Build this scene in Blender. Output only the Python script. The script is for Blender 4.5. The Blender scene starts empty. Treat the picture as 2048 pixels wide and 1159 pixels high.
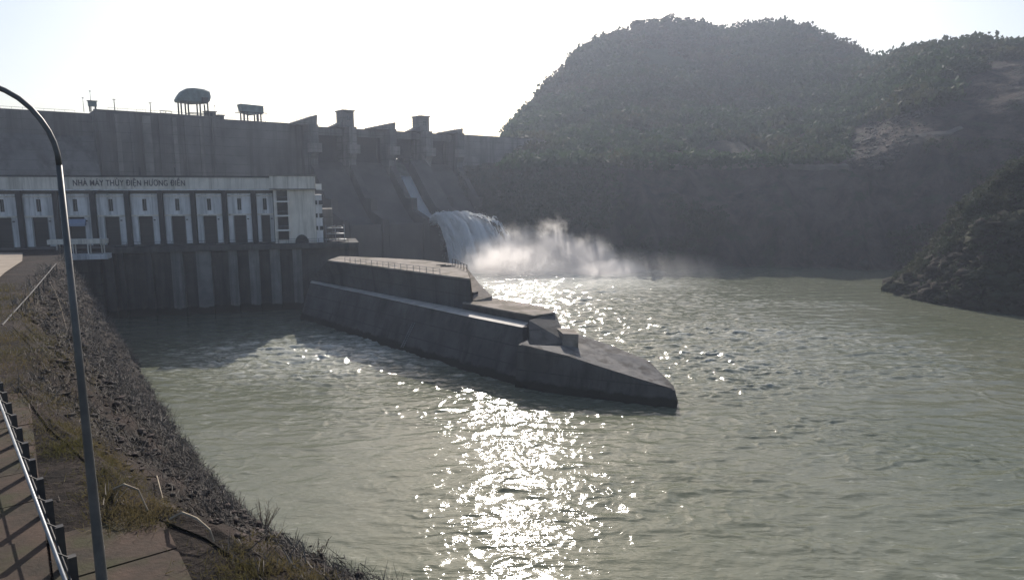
import bpy, bmesh, math, random
import numpy as np
from mathutils import Vector, Matrix

# ------------------------------------------------------------------ camera, sky, sun, exposure
SC = bpy.context.scene
COL = SC.collection
PITCH = math.radians(8.7)
F = 1334.0
CAMZ = 28.0
cd = bpy.data.cameras.new('camera')
cd.sensor_width = 36.0
cd.lens = F / 2048 * 36.0
cd.clip_start = 0.1
cd.clip_end = 6000
cam = bpy.data.objects.new('camera', cd)
cam.location = (0, 0, CAMZ)
cam.rotation_euler = (math.pi / 2 - PITCH, 0, 0)
COL.objects.link(cam)
SC.camera = cam

SUN_EL = 31.0
SUN_AZ = 0.5          # degrees to the right of +Y
w = bpy.data.worlds.new('World')
SC.world = w
w.use_nodes = True
wn = w.node_tree.nodes
sky = wn.new('ShaderNodeTexSky')
sky.sky_type = 'NISHITA'
sky.sun_disc = False
sky.sun_elevation = math.radians(SUN_EL)
sky.sun_rotation = math.radians(SUN_AZ)
sky.air_density = 1.0
sky.dust_density = 2.0
sky.ozone_density = 1.0
bg = wn['Background']
bg.inputs['Strength'].default_value = 0.10
w.node_tree.links.new(sky.outputs['Color'], bg.inputs['Color'])

sd = bpy.data.lights.new('sun', 'SUN')
sd.energy = 5.0
sd.angle = math.radians(0.6)
sd.color = (1.0, 0.93, 0.84)
sun = bpy.data.objects.new('sun', sd)
el, az = math.radians(SUN_EL), math.radians(SUN_AZ)
sdir = Vector((math.sin(az) * math.cos(el), math.cos(az) * math.cos(el), math.sin(el)))
sun.rotation_euler = sdir.to_track_quat('Z', 'Y').to_euler()
sun.location = (0, 0, 300)
COL.objects.link(sun)

SC.view_settings.view_transform = 'Standard'
SC.view_settings.look = 'None'
SC.view_settings.exposure = 0.22
SC.view_settings.gamma = 1
SC.render.engine = 'CYCLES'
SC.cycles.use_denoising = True
SC.cycles.volume_bounces = 4
SC.cycles.max_bounces = 8
SC.cycles.volume_step_rate = 0.15
SC.cycles.volume_max_steps = 512
SC.cycles.sample_clamp_indirect = 6
SC.cycles.caustics_reflective = False
SC.cycles.caustics_refractive = False

# ------------------------------------------------------------------ measuring helpers
cp, sp = math.cos(PITCH), math.sin(PITCH)


def ray(px, py):
    dx = (px - 1024) / F
    dy = (579.5 - py) / F
    return Vector((dx, cp + dy * sp, -sp + dy * cp))


def P(px, py, z):
    d = ray(px, py)
    t = (z - CAMZ) / d.z
    return Vector((d.x * t, d.y * t, z))


def Q(px, py, Y):
    d = ray(px, py)
    t = Y / d.y
    return Vector((d.x * t, Y, CAMZ + d.z * t))


RNG = random.Random(7)
NR = np.random.RandomState(11)


def _h(ix, iy, iz, seed):
    n = (ix.astype(np.int64) * 374761393 + iy.astype(np.int64) * 668265263 + iz.astype(np.int64) * 2147483647 + seed * 1274126177) & 0xffffffff
    n = ((n ^ (n >> 13)) * 1274126177) & 0xffffffff
    n = (n ^ (n >> 16)) & 0xffffff
    return n / float(0xffffff)


def vnoise(x, y, z=0.0, seed=0):
    x = np.asarray(x, float)
    y = np.asarray(y, float)
    z = np.asarray(z, float) + 0 * x
    ix, iy, iz = np.floor(x), np.floor(y), np.floor(z)
    fx, fy, fz = x - ix, y - iy, z - iz
    fx, fy, fz = [f * f * (3 - 2 * f) for f in (fx, fy, fz)]
    r = 0
    for dx in (0, 1):
        for dy in (0, 1):
            for dz in (0, 1):
                wgt = (fx if dx else 1 - fx) * (fy if dy else 1 - fy) * (fz if dz else 1 - fz)
                r = r + wgt * _h(ix + dx, iy + dy, iz + dz, seed)
    return r * 2 - 1


def fbm(x, y, z=0.0, seed=0, octv=4):
    r, a, s = 0, 1.0, 1.0
    for o in range(octv):
        r = r + a * vnoise(np.asarray(x) * s, np.asarray(y) * s, np.asarray(z) * s, seed + o)
        a *= 0.5
        s *= 2.03
    return r


# ------------------------------------------------------------------ materials
MATS = {}


def mat(name, col, col2=None, scale=1.0, rough=0.85, bump=0.0, bscale=None, streak=0.0, streakcol=None, metallic=0.0,
        detail=6, stretch=None, transl=0.0, spec=0.3, blotch=None, contrast=(0.35, 0.65), joints=None, bdist=0.1, lifts=0.0, tide=None):
    if name in MATS:
        return MATS[name]
    m = bpy.data.materials.new(name)
    m.use_nodes = True
    nt = m.node_tree
    N, L = nt.nodes, nt.links
    b = N['Principled BSDF']
    b.inputs['Roughness'].default_value = rough
    b.inputs['Metallic'].default_value = metallic
    b.inputs['Specular IOR Level'].default_value = spec
    tc = N.new('ShaderNodeNewGeometry')
    pos = tc.outputs['Position']

    def noise(sc_, vec, det=detail, ro=0.6):
        n = N.new('ShaderNodeTexNoise')
        n.inputs['Scale'].default_value = sc_
        n.inputs['Detail'].default_value = det
        n.inputs['Roughness'].default_value = ro
        L.new(vec, n.inputs['Vector'])
        return n.outputs['Fac']

    def ramp(fac, lo, hi):
        r = N.new('ShaderNodeMapRange')
        r.inputs['From Min'].default_value = lo
        r.inputs['From Max'].default_value = hi
        L.new(fac, r.inputs['Value'])
        return r.outputs['Result']

    def mix(fac, a, c):
        x = N.new('ShaderNodeMix')
        x.data_type = 'RGBA'
        L.new(fac, x.inputs['Factor'])
        for s_, v in ((6, a), (7, c)):
            if isinstance(v, tuple):
                x.inputs[s_].default_value = (*v, 1)
            else:
                L.new(v, x.inputs[s_])
        return x.outputs[2]

    vec = pos
    if stretch:
        mp = N.new('ShaderNodeMapping')
        mp.inputs['Scale'].default_value = stretch
        L.new(pos, mp.inputs['Vector'])
        vec = mp.outputs['Vector']
    c = tuple(col)
    if col2:
        c = mix(ramp(noise(scale, vec), *contrast), tuple(col), tuple(col2))
    if blotch:
        c = mix(ramp(noise(blotch[1], pos, 4), 0.48, 0.62), c, tuple(blotch[0]))
    if streak:
        mp = N.new('ShaderNodeMapping')
        mp.inputs['Scale'].default_value = (1, 1, 0.06)
        L.new(pos, mp.inputs['Vector'])
        f = ramp(noise(streak, mp.outputs['Vector'], 5, 0.7), 0.47, 0.68)
        c = mix(f, c, tuple(streakcol or [v * 0.45 for v in col]))
    if lifts or tide:
        sx = N.new('ShaderNodeSeparateXYZ')
        L.new(pos, sx.inputs[0])
    if lifts:
        md = N.new('ShaderNodeMath')
        md.operation = 'PINGPONG'
        L.new(sx.outputs['Z'], md.inputs[0])
        md.inputs[1].default_value = lifts / 2
        nz = N.new('ShaderNodeMath')
        nz.operation = 'MULTIPLY_ADD'
        L.new(noise(1.5, pos, 4), nz.inputs[0])
        nz.inputs[1].default_value = -lifts * .10
        L.new(md.outputs[0], nz.inputs[2])
        c = mix(ramp(nz.outputs[0], -lifts * .005, -lifts * .045), c, tuple(v * .5 for v in col))
    if tide:
        tz = N.new('ShaderNodeMath')
        tz.operation = 'MULTIPLY_ADD'
        L.new(noise(.6, pos, 5), tz.inputs[0])
        tz.inputs[1].default_value = 1.6
        L.new(sx.outputs['Z'], tz.inputs[2])
        c = mix(ramp(tz.outputs[0], tide + 1.0, tide + .6), c, (0.045, 0.043, 0.036))
    if joints:
        br = N.new('ShaderNodeTexBrick')
        br.inputs['Scale'].default_value = 1.0
        br.inputs['Brick Width'].default_value = joints[0]
        br.inputs['Row Height'].default_value = joints[1]
        br.inputs['Mortar Size'].default_value = joints[2]
        br.offset = 0.0
        L.new(pos, br.inputs['Vector'])
        c = mix(br.outputs['Fac'], c, tuple(joints[3]))
    if isinstance(c, tuple):
        b.inputs['Base Color'].default_value = (*c, 1)
    else:
        L.new(c, b.inputs['Base Color'])
    if bump:
        bp = N.new('ShaderNodeBump')
        bp.inputs['Strength'].default_value = bump
        bp.inputs['Distance'].default_value = bdist
        L.new(noise(bscale or scale * 3, vec, 8, 0.65), bp.inputs['Height'])
        L.new(bp.outputs['Normal'], b.inputs['Normal'])
    if transl:
        t = N.new('ShaderNodeBsdfTranslucent')
        if isinstance(c, tuple):
            t.inputs['Color'].default_value = (*c, 1)
        else:
            L.new(c, t.inputs['Color'])
        mx = N.new('ShaderNodeMixShader')
        mx.inputs[0].default_value = transl
        L.new(b.outputs[0], mx.inputs[1])
        L.new(t.outputs[0], mx.inputs[2])
        L.new(mx.outputs[0], N['Material Output'].inputs['Surface'])
    MATS[name] = m
    return m


CONC_DAM = mat('dam_concrete', (0.19, 0.18, 0.17), (0.115, 0.11, 0.108), 0.12, 0.9, 0.3, 0.8, streak=0.22, streakcol=(0.065, 0.062, 0.058), spec=0.1, lifts=3.0)
CONC_DAM_PALE = mat('pale_dam_concrete', (0.27, 0.25, 0.23), (0.17, 0.16, 0.15), 0.2, 0.9, 0.3, 1.0, streak=0.3, streakcol=(0.12, 0.11, 0.10), spec=0.1, lifts=3.0)
CONC_SPILL = mat('spillway_concrete', (0.125, 0.112, 0.10), (0.08, 0.075, 0.07), 0.1, 0.85, 0.2, 1.0, streak=0.35, streakcol=(0.1, 0.09, 0.08), spec=0.1)
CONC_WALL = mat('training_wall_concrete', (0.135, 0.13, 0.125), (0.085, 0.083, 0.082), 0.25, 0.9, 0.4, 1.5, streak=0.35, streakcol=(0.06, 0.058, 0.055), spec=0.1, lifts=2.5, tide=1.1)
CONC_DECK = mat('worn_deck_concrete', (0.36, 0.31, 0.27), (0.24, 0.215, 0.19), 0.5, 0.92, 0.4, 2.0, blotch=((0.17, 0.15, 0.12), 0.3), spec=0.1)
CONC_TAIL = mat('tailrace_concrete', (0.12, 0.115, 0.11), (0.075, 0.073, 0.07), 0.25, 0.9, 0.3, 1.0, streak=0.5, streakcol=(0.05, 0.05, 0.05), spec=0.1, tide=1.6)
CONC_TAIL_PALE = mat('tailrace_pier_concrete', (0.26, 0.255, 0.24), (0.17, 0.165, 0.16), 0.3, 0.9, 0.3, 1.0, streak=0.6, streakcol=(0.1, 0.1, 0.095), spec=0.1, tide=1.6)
PLASTER = mat('pale_plaster', (0.78, 0.74, 0.68), (0.64, 0.61, 0.56), 0.4, 0.85, 0.1, 2, streak=0.9, streakcol=(0.38, 0.36, 0.32), spec=0.15)
PLASTER_BLUE = mat('bluish_panel', (0.80, 0.80, 0.82), (0.68, 0.68, 0.69), 0.4, 0.7, 0.1, 2, streak=0.8, streakcol=(0.33, 0.34, 0.35), spec=0.2)
DARKCOL = mat('dark_column_paint', (0.035, 0.036, 0.04), (0.05, 0.05, 0.052), 0.6, 0.8)
DOORM = mat('roller_door_grey', (0.05, 0.048, 0.046), (0.075, 0.07, 0.065), 0.8, 0.7, 0.5, 1.5, stretch=(0.1, 0.1, 5))
GLASS = mat('dark_glass', (0.02, 0.025, 0.03), None, 1, 0.12, spec=0.6)
SIGNINK = mat('sign_letter_paint', (0.05, 0.045, 0.06), None, 1, 0.6)
METAL = mat('galvanised_metal', (0.34, 0.35, 0.36), (0.24, 0.25, 0.26), 3.0, 0.5, metallic=0.5, spec=0.4)
METAL_DARK = mat('dark_metal', (0.045, 0.045, 0.05), (0.08, 0.075, 0.07), 3.0, 0.6, metallic=0.3)
LAMPM = mat('lamp_post_paint', (0.12, 0.115, 0.11), (0.17, 0.16, 0.15), 5.0, 0.5, metallic=0.15, spec=0.5)
CRANE = mat('green_grey_sheet', (0.17, 0.24, 0.24), (0.11, 0.15, 0.16), 0.6, 0.6, 0.2, 2)
WHITEP = mat('white_paint', (0.78, 0.78, 0.76), None, 1, 0.6)
PAVE = mat('reddish_slab', (0.095, 0.066, 0.052), (0.05, 0.042, 0.034), 0.9, 0.9, 0.8, 8.0, blotch=((0.06, 0.056, 0.034), 0.7), spec=0.15, bdist=0.03)
ROADM = mat('dusty_road', (0.34, 0.28, 0.22), (0.24, 0.2, 0.16), 0.4, 0.95)
BANK = mat('rubble_bank_earth', (0.05, 0.04, 0.035), (0.018, 0.016, 0.015), 1.6, 0.95, 1.0, 4.0, blotch=((0.055, 0.042, 0.037), 0.3), spec=0.1, bdist=0.25)
ROCK = mat('bank_rock', (0.075, 0.066, 0.06), (0.03, 0.026, 0.024), 0.8, 0.95, 0.8, 4.0, blotch=((0.07, 0.054, 0.05), 0.3), spec=0.2)
STICK = mat('dry_stalk', (0.34, 0.29, 0.22), (0.2, 0.16, 0.12), 2.0, 0.9)
GRASSM = mat('dry_grass_blades', (0.085, 0.08, 0.03), (0.14, 0.11, 0.055), 0.35, 0.85, transl=0.4)
DEBRIS = mat('grey_twigs', (0.17, 0.15, 0.13), (0.03, 0.027, 0.025), 0.9, 0.9)
LEAF = mat('hill_leaves', (0.025, 0.05, 0.02), (0.045, 0.075, 0.03), 0.035, 0.8, transl=0.3, blotch=((0.06, 0.06, 0.03), 0.02))
LEAF_DARK = mat('dark_leaves', (0.040, 0.055, 0.030), (0.06, 0.06, 0.035), 0.12, 0.85, transl=0.25)
BARK = mat('bark', (0.09, 0.07, 0.055), (0.05, 0.04, 0.03), 2.0, 0.9)


# ------------------------------------------------------------------ mesh building
class MB:
    def __init__(s):
        s.v = []
        s.f = []

    def add(s, verts, faces):
        b = len(s.v)
        s.v.extend([tuple(v) for v in verts])
        s.f.extend([tuple(i + b for i in f) for f in faces])
        return s

    def prism(s, bottom, top):
        n = len(bottom)
        return s.add(list(bottom) + list(top),
                     [tuple(range(n - 1, -1, -1)), tuple(range(n, 2 * n))] +
                     [(i, (i + 1) % n, n + (i + 1) % n, n + i) for i in range(n)])

    def box(s, c, size, ax=None, n=None):
        """box centred on c; size along (ax, n, z)"""
        ax = Vector(ax or (1, 0, 0)).normalized()
        n = Vector(n or (-ax.y, ax.x, 0)).normalized()
        u = Vector((0, 0, 1))
        c = Vector(c)
        a, b_, h = size[0] / 2, size[1] / 2, size[2] / 2
        q = [(-1, -1), (1, -1), (1, 1), (-1, 1)]
        return s.prism([c + ax * a * i + n * b_ * j - u * h for i, j in q], [c + ax * a * i + n * b_ * j + u * h for i, j in q])

    def tube(s, pts, r, k=6):
        pts = [Vector(p) for p in pts]
        rs = r if isinstance(r, (list, tuple)) else [r] * len(pts)
        rings = []
        for i, p in enumerate(pts):
            d = (pts[min(i + 1, len(pts) - 1)] - pts[max(i - 1, 0)])
            d = d.normalized() if d.length > 1e-9 else Vector((0, 0, 1))
            a = d.cross(Vector((0, 0, 1)) if abs(d.z) < 0.95 else Vector((1, 0, 0))).normalized()
            b = d.cross(a)
            rings.append([p + (a * math.cos(t) + b * math.sin(t)) * rs[i] for t in [2 * math.pi * j / k for j in range(k)]])
        vs = [v for rg in rings for v in rg]
        fs = []
        for i in range(len(pts) - 1):
            for j in range(k):
                fs.append((i * k + j, i * k + (j + 1) % k, (i + 1) * k + (j + 1) % k, (i + 1) * k + j))
        fs.append(tuple(range(k - 1, -1, -1)))
        fs.append(tuple((len(pts) - 1) * k + j for j in range(k)))
        return s.add(vs, fs)

    def sweep(s, sections):
        """sections: list of equal-length closed rings"""
        k = len(sections[0])
        vs = [v for rg in sections for v in rg]
        fs = []
        for i in range(len(sections) - 1):
            for j in range(k):
                fs.append((i * k + j, i * k + (j + 1) % k, (i + 1) * k + (j + 1) % k, (i + 1) * k + j))
        fs.append(tuple(range(k - 1, -1, -1)))
        fs.append(tuple((len(sections) - 1) * k + j for j in range(k)))
        return s.add(vs, fs)

    def build(s, name, m, parent=None, smooth=False, origin=None):
        me = bpy.data.meshes.new(name)
        me.from_pydata(s.v, [], s.f)
        bm = bmesh.new()
        bm.from_mesh(me)
        bmesh.ops.recalc_face_normals(bm, faces=bm.faces[:])
        bm.to_mesh(me)
        bm.free()
        return link(name, me, m, parent, smooth, origin)


def link(name, me, m, parent=None, smooth=False, origin=None):
    me.materials.append(m)
    if smooth:
        me.shade_smooth()
    o = bpy.data.objects.new(name, me)
    if parent is not None:
        origin = parent_world(parent)
        o.parent = parent
        me.transform(Matrix.Translation(-origin))
    elif origin is not None:
        me.transform(Matrix.Translation(-Vector(origin)))
        o.location = origin
    COL.objects.link(o)
    return o


def parent_world(p):
    v = Vector((0, 0, 0))
    while p is not None:
        v = v + p.location
        p = p.parent
    return v


def fast_mesh(name, V, Fq, m, parent=None, smooth=False, origin=None):
    """V (n,3) array, Fq (k,3|4) array"""
    V = np.asarray(V, np.float32)
    Fq = np.asarray(Fq, np.int32)
    k = Fq.shape[1]
    me = bpy.data.meshes.new(name)
    me.vertices.add(len(V))
    me.vertices.foreach_set('co', V.ravel())
    me.loops.add(Fq.size)
    me.loops.foreach_set('vertex_index', Fq.ravel())
    me.polygons.add(len(Fq))
    me.polygons.foreach_set('loop_start', np.arange(0, Fq.size, k, dtype=np.int32))
    me.update(calc_edges=True)
    me.validate()
    return link(name, me, m, parent, smooth, origin)


def gridfaces(nr, nc):
    a = (np.arange(nr - 1)[:, None] * nc + np.arange(nc - 1)[None, :]).ravel()
    return np.stack([a, a + 1, a + nc + 1, a + nc], 1)


def tag(o, label=None, cat=None, group=None, kind=None):
    if label:
        o['label'] = label
    if cat:
        o['category'] = cat
    if group:
        o['group'] = group
    if kind:
        o['kind'] = kind
    return o


def empty(name, loc, label=None, cat=None, group=None):
    o = bpy.data.objects.new(name, None)
    o.location = Vector(loc)
    o.empty_display_size = 0.5
    COL.objects.link(o)
    return tag(o, label, cat, group)


def copy_tree(o, parent=None):
    c = o.copy()
    COL.objects.link(c)
    if parent is not None:
        c.parent = parent
    for ch in [x for x in SC.objects if x.parent == o]:
        copy_tree(ch, c)
    return c


def lerp_pts(pts, t):
    n = len(pts) - 1
    x = min(max(t, 0), 1) * n
    i = min(int(x), n - 1)
    return pts[i].lerp(pts[i + 1], x - i)


# ------------------------------------------------------------------ water
def river():
    nr, na = 1000, 960
    r = 26 * np.exp(np.linspace(0, math.log(345 / 26), nr))
    a = np.radians(np.linspace(-50, 54, na))
    R, A = np.meshgrid(r, a, indexing='ij')
    X, Y = R * np.sin(A), R * np.cos(A)
    wx = X + 1.2 * fbm(X * .12, Y * .12, 0, 3, 2)
    wy = Y + 1.2 * fbm(X * .12, Y * .12, 0, 5, 2)
    Z = np.zeros_like(X)
    rng = np.random.RandomState(5)
    res = R * 0.0027
    for i in range(70):
        lam = 0.9 * (6.5 / 0.9) ** rng.rand()
        th = rng.normal(math.radians(-84), 0.42)
        k = 2 * math.pi / lam
        ph = k * (wx * math.cos(th) + wy * math.sin(th)) + rng.rand() * 6.283
        patch = 0.6 + 0.7 * vnoise(X * .05 + i * 3.1, Y * .05, 0, 40 + i)
        fade = np.clip(lam / (res * 3.0) - 0.7, 0, 1)
        Z += 0.0036 * lam ** 0.85 * patch * fade * (1 - 2 * np.abs(np.sin(ph / 2)) ** 1.25)
    # rough water: tailrace outflow and below the spillway
    t1 = np.exp(-(((X + 33) / 24) ** 2 + ((Y - 112) / 20) ** 2))
    t2 = np.exp(-(((X - 22) / 34) ** 2 + ((Y - 160) / 62) ** 2))
    t3 = np.exp(-(((X - 75) / 60) ** 2 + ((Y - 120) / 70) ** 2)) * np.clip(.6 + fbm(X * .03, Y * .05, 0, 120, 2), 0, 1.5)
    chop = 0.8 + 2.2 * t1 + 2.0 * t2 + .9 * t3 + 0.35 * fbm(X * .025, Y * .025, 0, 77, 2)
    cx, cy = X + .8 * fbm(X * .3, Y * .3, 0, 91, 2), Y + .5 * fbm(X * .3, Y * .3, 0, 92, 2)
    rid = 0
    for q, (fx_, fy_, am_) in enumerate(((.24, .6, .06), (.5, 1.25, .042), (1.05, 2.4, .024))):
        fd = np.clip(1 / (fy_ * res * 2.2) - .5, 0, 1)
        rid = rid + fd * am_ * (1 - 2 * np.abs(vnoise(cx * fx_, cy * fy_, 0, 95 + q))) ** 2
    rpatch = np.clip(.55 + 1.3 * fbm(X * .06, Y * .09, 0, 98, 3), .30, 2.2)
    iso = 0
    for q, (f_, am_) in enumerate(((.32, .10), (.7, .075), (1.4, .034))):
        fd = np.clip(1 / (f_ * res * 2.0) - .5, 0, 1)
        iso = iso + fd * am_ * (1 - 2 * np.abs(vnoise(cx * f_, cy * f_ * 1.25, 0, 195 + q))) ** 2
    ipatch = np.clip(.1 + .9 * fbm(X * .05 + 9, Y * .07, 0, 198, 3), 0.03, 1)
    iso = iso * (1.15 * t2 + 1.5 * t1 + .5 * t3 + .42 * ipatch)
    Z = Z * chop + rid * rpatch * chop + iso + 0.15 * t1 * fbm(X * .15, Y * .25, 0, 31, 3)
    V = np.stack([X, Y, Z], -1).reshape(-1, 3)
    m = bpy.data.materials.new('turbid_river_water')
    m.use_nodes = True
    nt = m.node_tree
    N, L = nt.nodes, nt.links
    b = N['Principled BSDF']
    geo = N.new('ShaderNodeNewGeometry')
    n1 = N.new('ShaderNodeTexNoise')
    n1.inputs['Scale'].default_value = 0.05
    n1.inputs['Detail'].default_value = 5
    L.new(geo.outputs['Position'], n1.inputs['Vector'])
    mx = N.new('ShaderNodeMix')
    mx.data_type = 'RGBA'
    L.new(n1.outputs['Fac'], mx.inputs['Factor'])
    mx.inputs[6].default_value = (0.085, 0.10, 0.060, 1)
    mx.inputs[7].default_value = (0.185, 0.187, 0.142, 1)
    # foam flecks
    at = N.new('ShaderNodeAttribute')
    at.attribute_name = 'foam'
    mp = N.new('ShaderNodeMapping')
    mp.inputs['Scale'].default_value = (0.45, 1.3, 1)
    L.new(geo.outputs['Position'], mp.inputs['Vector'])
    n2 = N.new('ShaderNodeTexNoise')
    n2.inputs['Scale'].default_value = 0.9
    n2.inputs['Detail'].default_value = 9
    n2.inputs['Roughness'].default_value = 0.7
    n2.inputs['Distortion'].default_value = 0.6
    L.new(mp.outputs['Vector'], n2.inputs['Vector'])
    ad = N.new('ShaderNodeMath')
    ad.operation = 'ADD'
    L.new(n2.outputs['Fac'], ad.inputs[0])
    L.new(at.outputs['Fac'], ad.inputs[1])
    mr = N.new('ShaderNodeMapRange')
    mr.inputs['From Min'].default_value = 0.565
    mr.inputs['From Max'].default_value = 0.86
    mr.inputs['To Max'].default_value = 0.8
    L.new(ad.outputs[0], mr.inputs['Value'])
    m2 = N.new('ShaderNodeMix')
    m2.data_type = 'RGBA'
    L.new(mr.outputs[0], m2.inputs['Factor'])
    L.new(mx.outputs[2], m2.inputs[6])
    m2.inputs[7].default_value = (0.62, 0.62, 0.55, 1)
    L.new(m2.outputs[2], b.inputs['Base Color'])
    b.inputs['Roughness'].default_value = 0.075
    b.inputs['IOR'].default_value = 1.33
    mp2 = N.new('ShaderNodeMapping')
    mp2.inputs['Scale'].default_value = (0.45, 1.8, 1)
    L.new(geo.outputs['Position'], mp2.inputs['Vector'])
    n3 = N.new('ShaderNodeTexNoise')
    n3.inputs['Scale'].default_value = 2.6
    n3.inputs['Detail'].default_value = 2.5
    n3.inputs['Roughness'].default_value = 0.62
    n3.inputs['Distortion'].default_value = 0.25
    L.new(mp2.outputs['Vector'], n3.inputs['Vector'])
    bp = N.new('ShaderNodeBump')
    bp.inputs['Strength'].default_value = 1.0
    bp.inputs['Distance'].default_value = 0.035
    L.new(n3.outputs['Fac'], bp.inputs['Height'])
    L.new(bp.outputs['Normal'], b.inputs['Normal'])
    o = fast_mesh('water', V, gridfaces(nr, na), m, smooth=True)
    foam = (0.27 * t1 + 0.46 * np.exp(-(((X - 12) / 40) ** 2 + ((Y - 212) / 34) ** 2)) + .10 * t3 + 0.10 * t2 + 0.9 * np.clip(Z - .10, 0, .3) - 0.03).ravel()
    fa = o.data.attributes.new('foam', 'FLOAT', 'POINT')
    fa.data.foreach_set('value', foam.astype(np.float32))
    tag(o, kind='structure')


river()
g = MB().add([(-800, -300, -3.2), (800, -300, -3.2), (800, 850, -3.2), (-800, 850, -3.2)], [(0, 1, 2, 3)])
tag(g.build('ground', BANK), kind='structure')


# ------------------------------------------------------------------ terrain from section lines
def terrain_grid(cols, sub_c, subs, seed, amp, freq, gully=0.0):
    """cols: list of lists of Vector (same length). returns (nr, nc, 3) array"""
    K = np.array([[tuple(p) for p in c] for c in cols])          # nc, nk, 3
    nc, nk, _ = K.shape
    tc = np.linspace(0, nc - 1, (nc - 1) * sub_c + 1)
    i0 = np.minimum(tc.astype(int), nc - 2)
    ft = (tc - i0)[:, None, None]
    ft = ft * 0.5 + 0.5 * ft * ft * (3 - 2 * ft)
    A = K[i0] * (1 - ft) + K[i0 + 1] * ft                         # NC, nk, 3
    rows = []
    for j in range(nk - 1):
        for q in range(subs[j]):
            t = q / subs[j]
            rows.append(A[:, j] * (1 - t) + A[:, j + 1] * t)
    rows.append(A[:, -1])
    G = np.stack(rows, 0)
    # displacement
    rowamp = np.repeat(np.array(amp[:nk - 1]), subs[:nk - 1]).tolist() + [amp[nk - 1] if len(amp) >= nk else amp[-1]]
    rowamp = np.array(rowamp)[:, None]
    kern = np.ones(7) / 7
    rowamp = np.convolve(np.pad(rowamp[:, 0], 3, mode='edge'), kern, mode='valid')[:, None]
    n = fbm(G[..., 0] * freq, G[..., 1] * freq, G[..., 2] * freq, seed, 5)
    n2 = 1 - 2 * np.abs(fbm(G[..., 0] * freq * .5, G[..., 1] * freq * .5, G[..., 2] * freq * .5, seed + 9, 3))
    dn = n * 0.7 + n2 * 0.4
    G[..., 2] += rowamp * dn * 0.6
    if gully:
        gl = 1 - 2 * np.abs(fbm(G[..., 0] * .07, 0 * G[..., 0], G[..., 2] * .012, seed + 50, 3))
        G[..., 1] -= gl * gully * np.clip(rowamp - .8, 0, 1.2)
    G[..., 1] -= rowamp * dn * 0.9
    G[..., 0] += rowamp * fbm(G[..., 0] * freq, G[..., 1] * freq, G[..., 2] * freq, seed + 31, 3) * 0.5
    return G


def grid_obj(name, G, m, kind=True, smooth=True):
    nr, nc, _ = G.shape
    o = fast_mesh(name, G.reshape(-1, 3), gridfaces(nr, nc), m, smooth=smooth)
    if kind:
        tag(o, kind='structure')
    return o


def hill_mat():
    m = bpy.data.materials.new('hillside_cover')
    m.use_nodes = True
    N, L = m.node_tree.nodes, m.node_tree.links
    b = N['Principled BSDF']
    b.inputs['Roughness'].default_value = 0.95
    b.inputs['Specular IOR Level'].default_value = 0.08
    geo = N.new('ShaderNodeNewGeometry')

    def noise(s, d, st=None):
        n = N.new('ShaderNodeTexNoise')
        n.inputs['Scale'].default_value = s
        n.inputs['Detail'].default_value = d
        n.inputs['Roughness'].default_value = .65
        if st:
            mp = N.new('ShaderNodeMapping')
            mp.inputs['Scale'].default_value = st
            L.new(geo.outputs['Position'], mp.inputs['Vector'])
            L.new(mp.outputs[0], n.inputs['Vector'])
        else:
            L.new(geo.outputs['Position'], n.inputs['Vector'])
        return n.outputs['Fac']

    def mr(f, a, b_):
        x = N.new('ShaderNodeMapRange')
        x.inputs['From Min'].default_value = a
        x.inputs['From Max'].default_value = b_
        L.new(f, x.inputs['Value'])
        return x.outputs[0]

    def mix(f, a, c):
        x = N.new('ShaderNodeMix')
        x.data_type = 'RGBA'
        L.new(f, x.inputs['Factor'])
        for k, v in ((6, a), (7, c)):
            if isinstance(v, tuple):
                x.inputs[k].default_value = (*v, 1)
            else:
                L.new(v, x.inputs[k])
        return x.outputs[2]
    rock = mix(mr(noise(.09, 8, (1, 1, .25)), .38, .62), (0.10, 0.080, 0.070), (0.032, 0.027, 0.028))
    rock = mix(mr(noise(.12, 5), .52, .66), rock, (0.045, 0.055, 0.035))
    green = mix(mr(noise(.05, 6), .35, .65), (0.028, 0.05, 0.024), (0.045, 0.07, 0.032))
    sx = N.new('ShaderNodeSeparateXYZ')
    L.new(geo.outputs['Position'], sx.inputs[0])
    ad = N.new('ShaderNodeMath')
    ad.operation = 'MULTIPLY_ADD'
    L.new(noise(.03, 4), ad.inputs[0])
    ad.inputs[1].default_value = 40
    L.new(sx.outputs['Z'], ad.inputs[2])
    sf = N.new('ShaderNodeMapRange')
    L.new(sx.outputs['X'], sf.inputs['Value'])
    sf.inputs['From Min'].default_value = 120
    sf.inputs['From Max'].default_value = 200
    sf.inputs['To Max'].default_value = 45
    hi = N.new('ShaderNodeMath')
    hi.operation = 'SUBTRACT'
    L.new(ad.outputs[0], hi.inputs[0])
    L.new(sf.outputs[0], hi.inputs[1])
    c = mix(mr(hi.outputs[0], 62, 90), rock, green)
    # left flank of the cliff next to the dam is overgrown
    lf = N.new('ShaderNodeMapRange')
    L.new(sx.outputs['X'], lf.inputs['Value'])
    lf.inputs['From Min'].default_value = 45
    lf.inputs['From Max'].default_value = 0
    c = mix(lf.outputs[0], c, mix(mr(noise(.08, 5), .4, .6), (0.045, 0.06, 0.035), (0.07, 0.068, 0.05)))
    L.new(c, b.inputs['Base Color'])
    bp = N.new('ShaderNodeBump')
    bp.inputs['Strength'].default_value = 1
    bp.inputs['Distance'].default_value = 3.2
    L.new(noise(.35, 8), bp.inputs['Height'])
    L.new(bp.outputs[0], b.inputs['Normal'])
    return m


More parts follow.
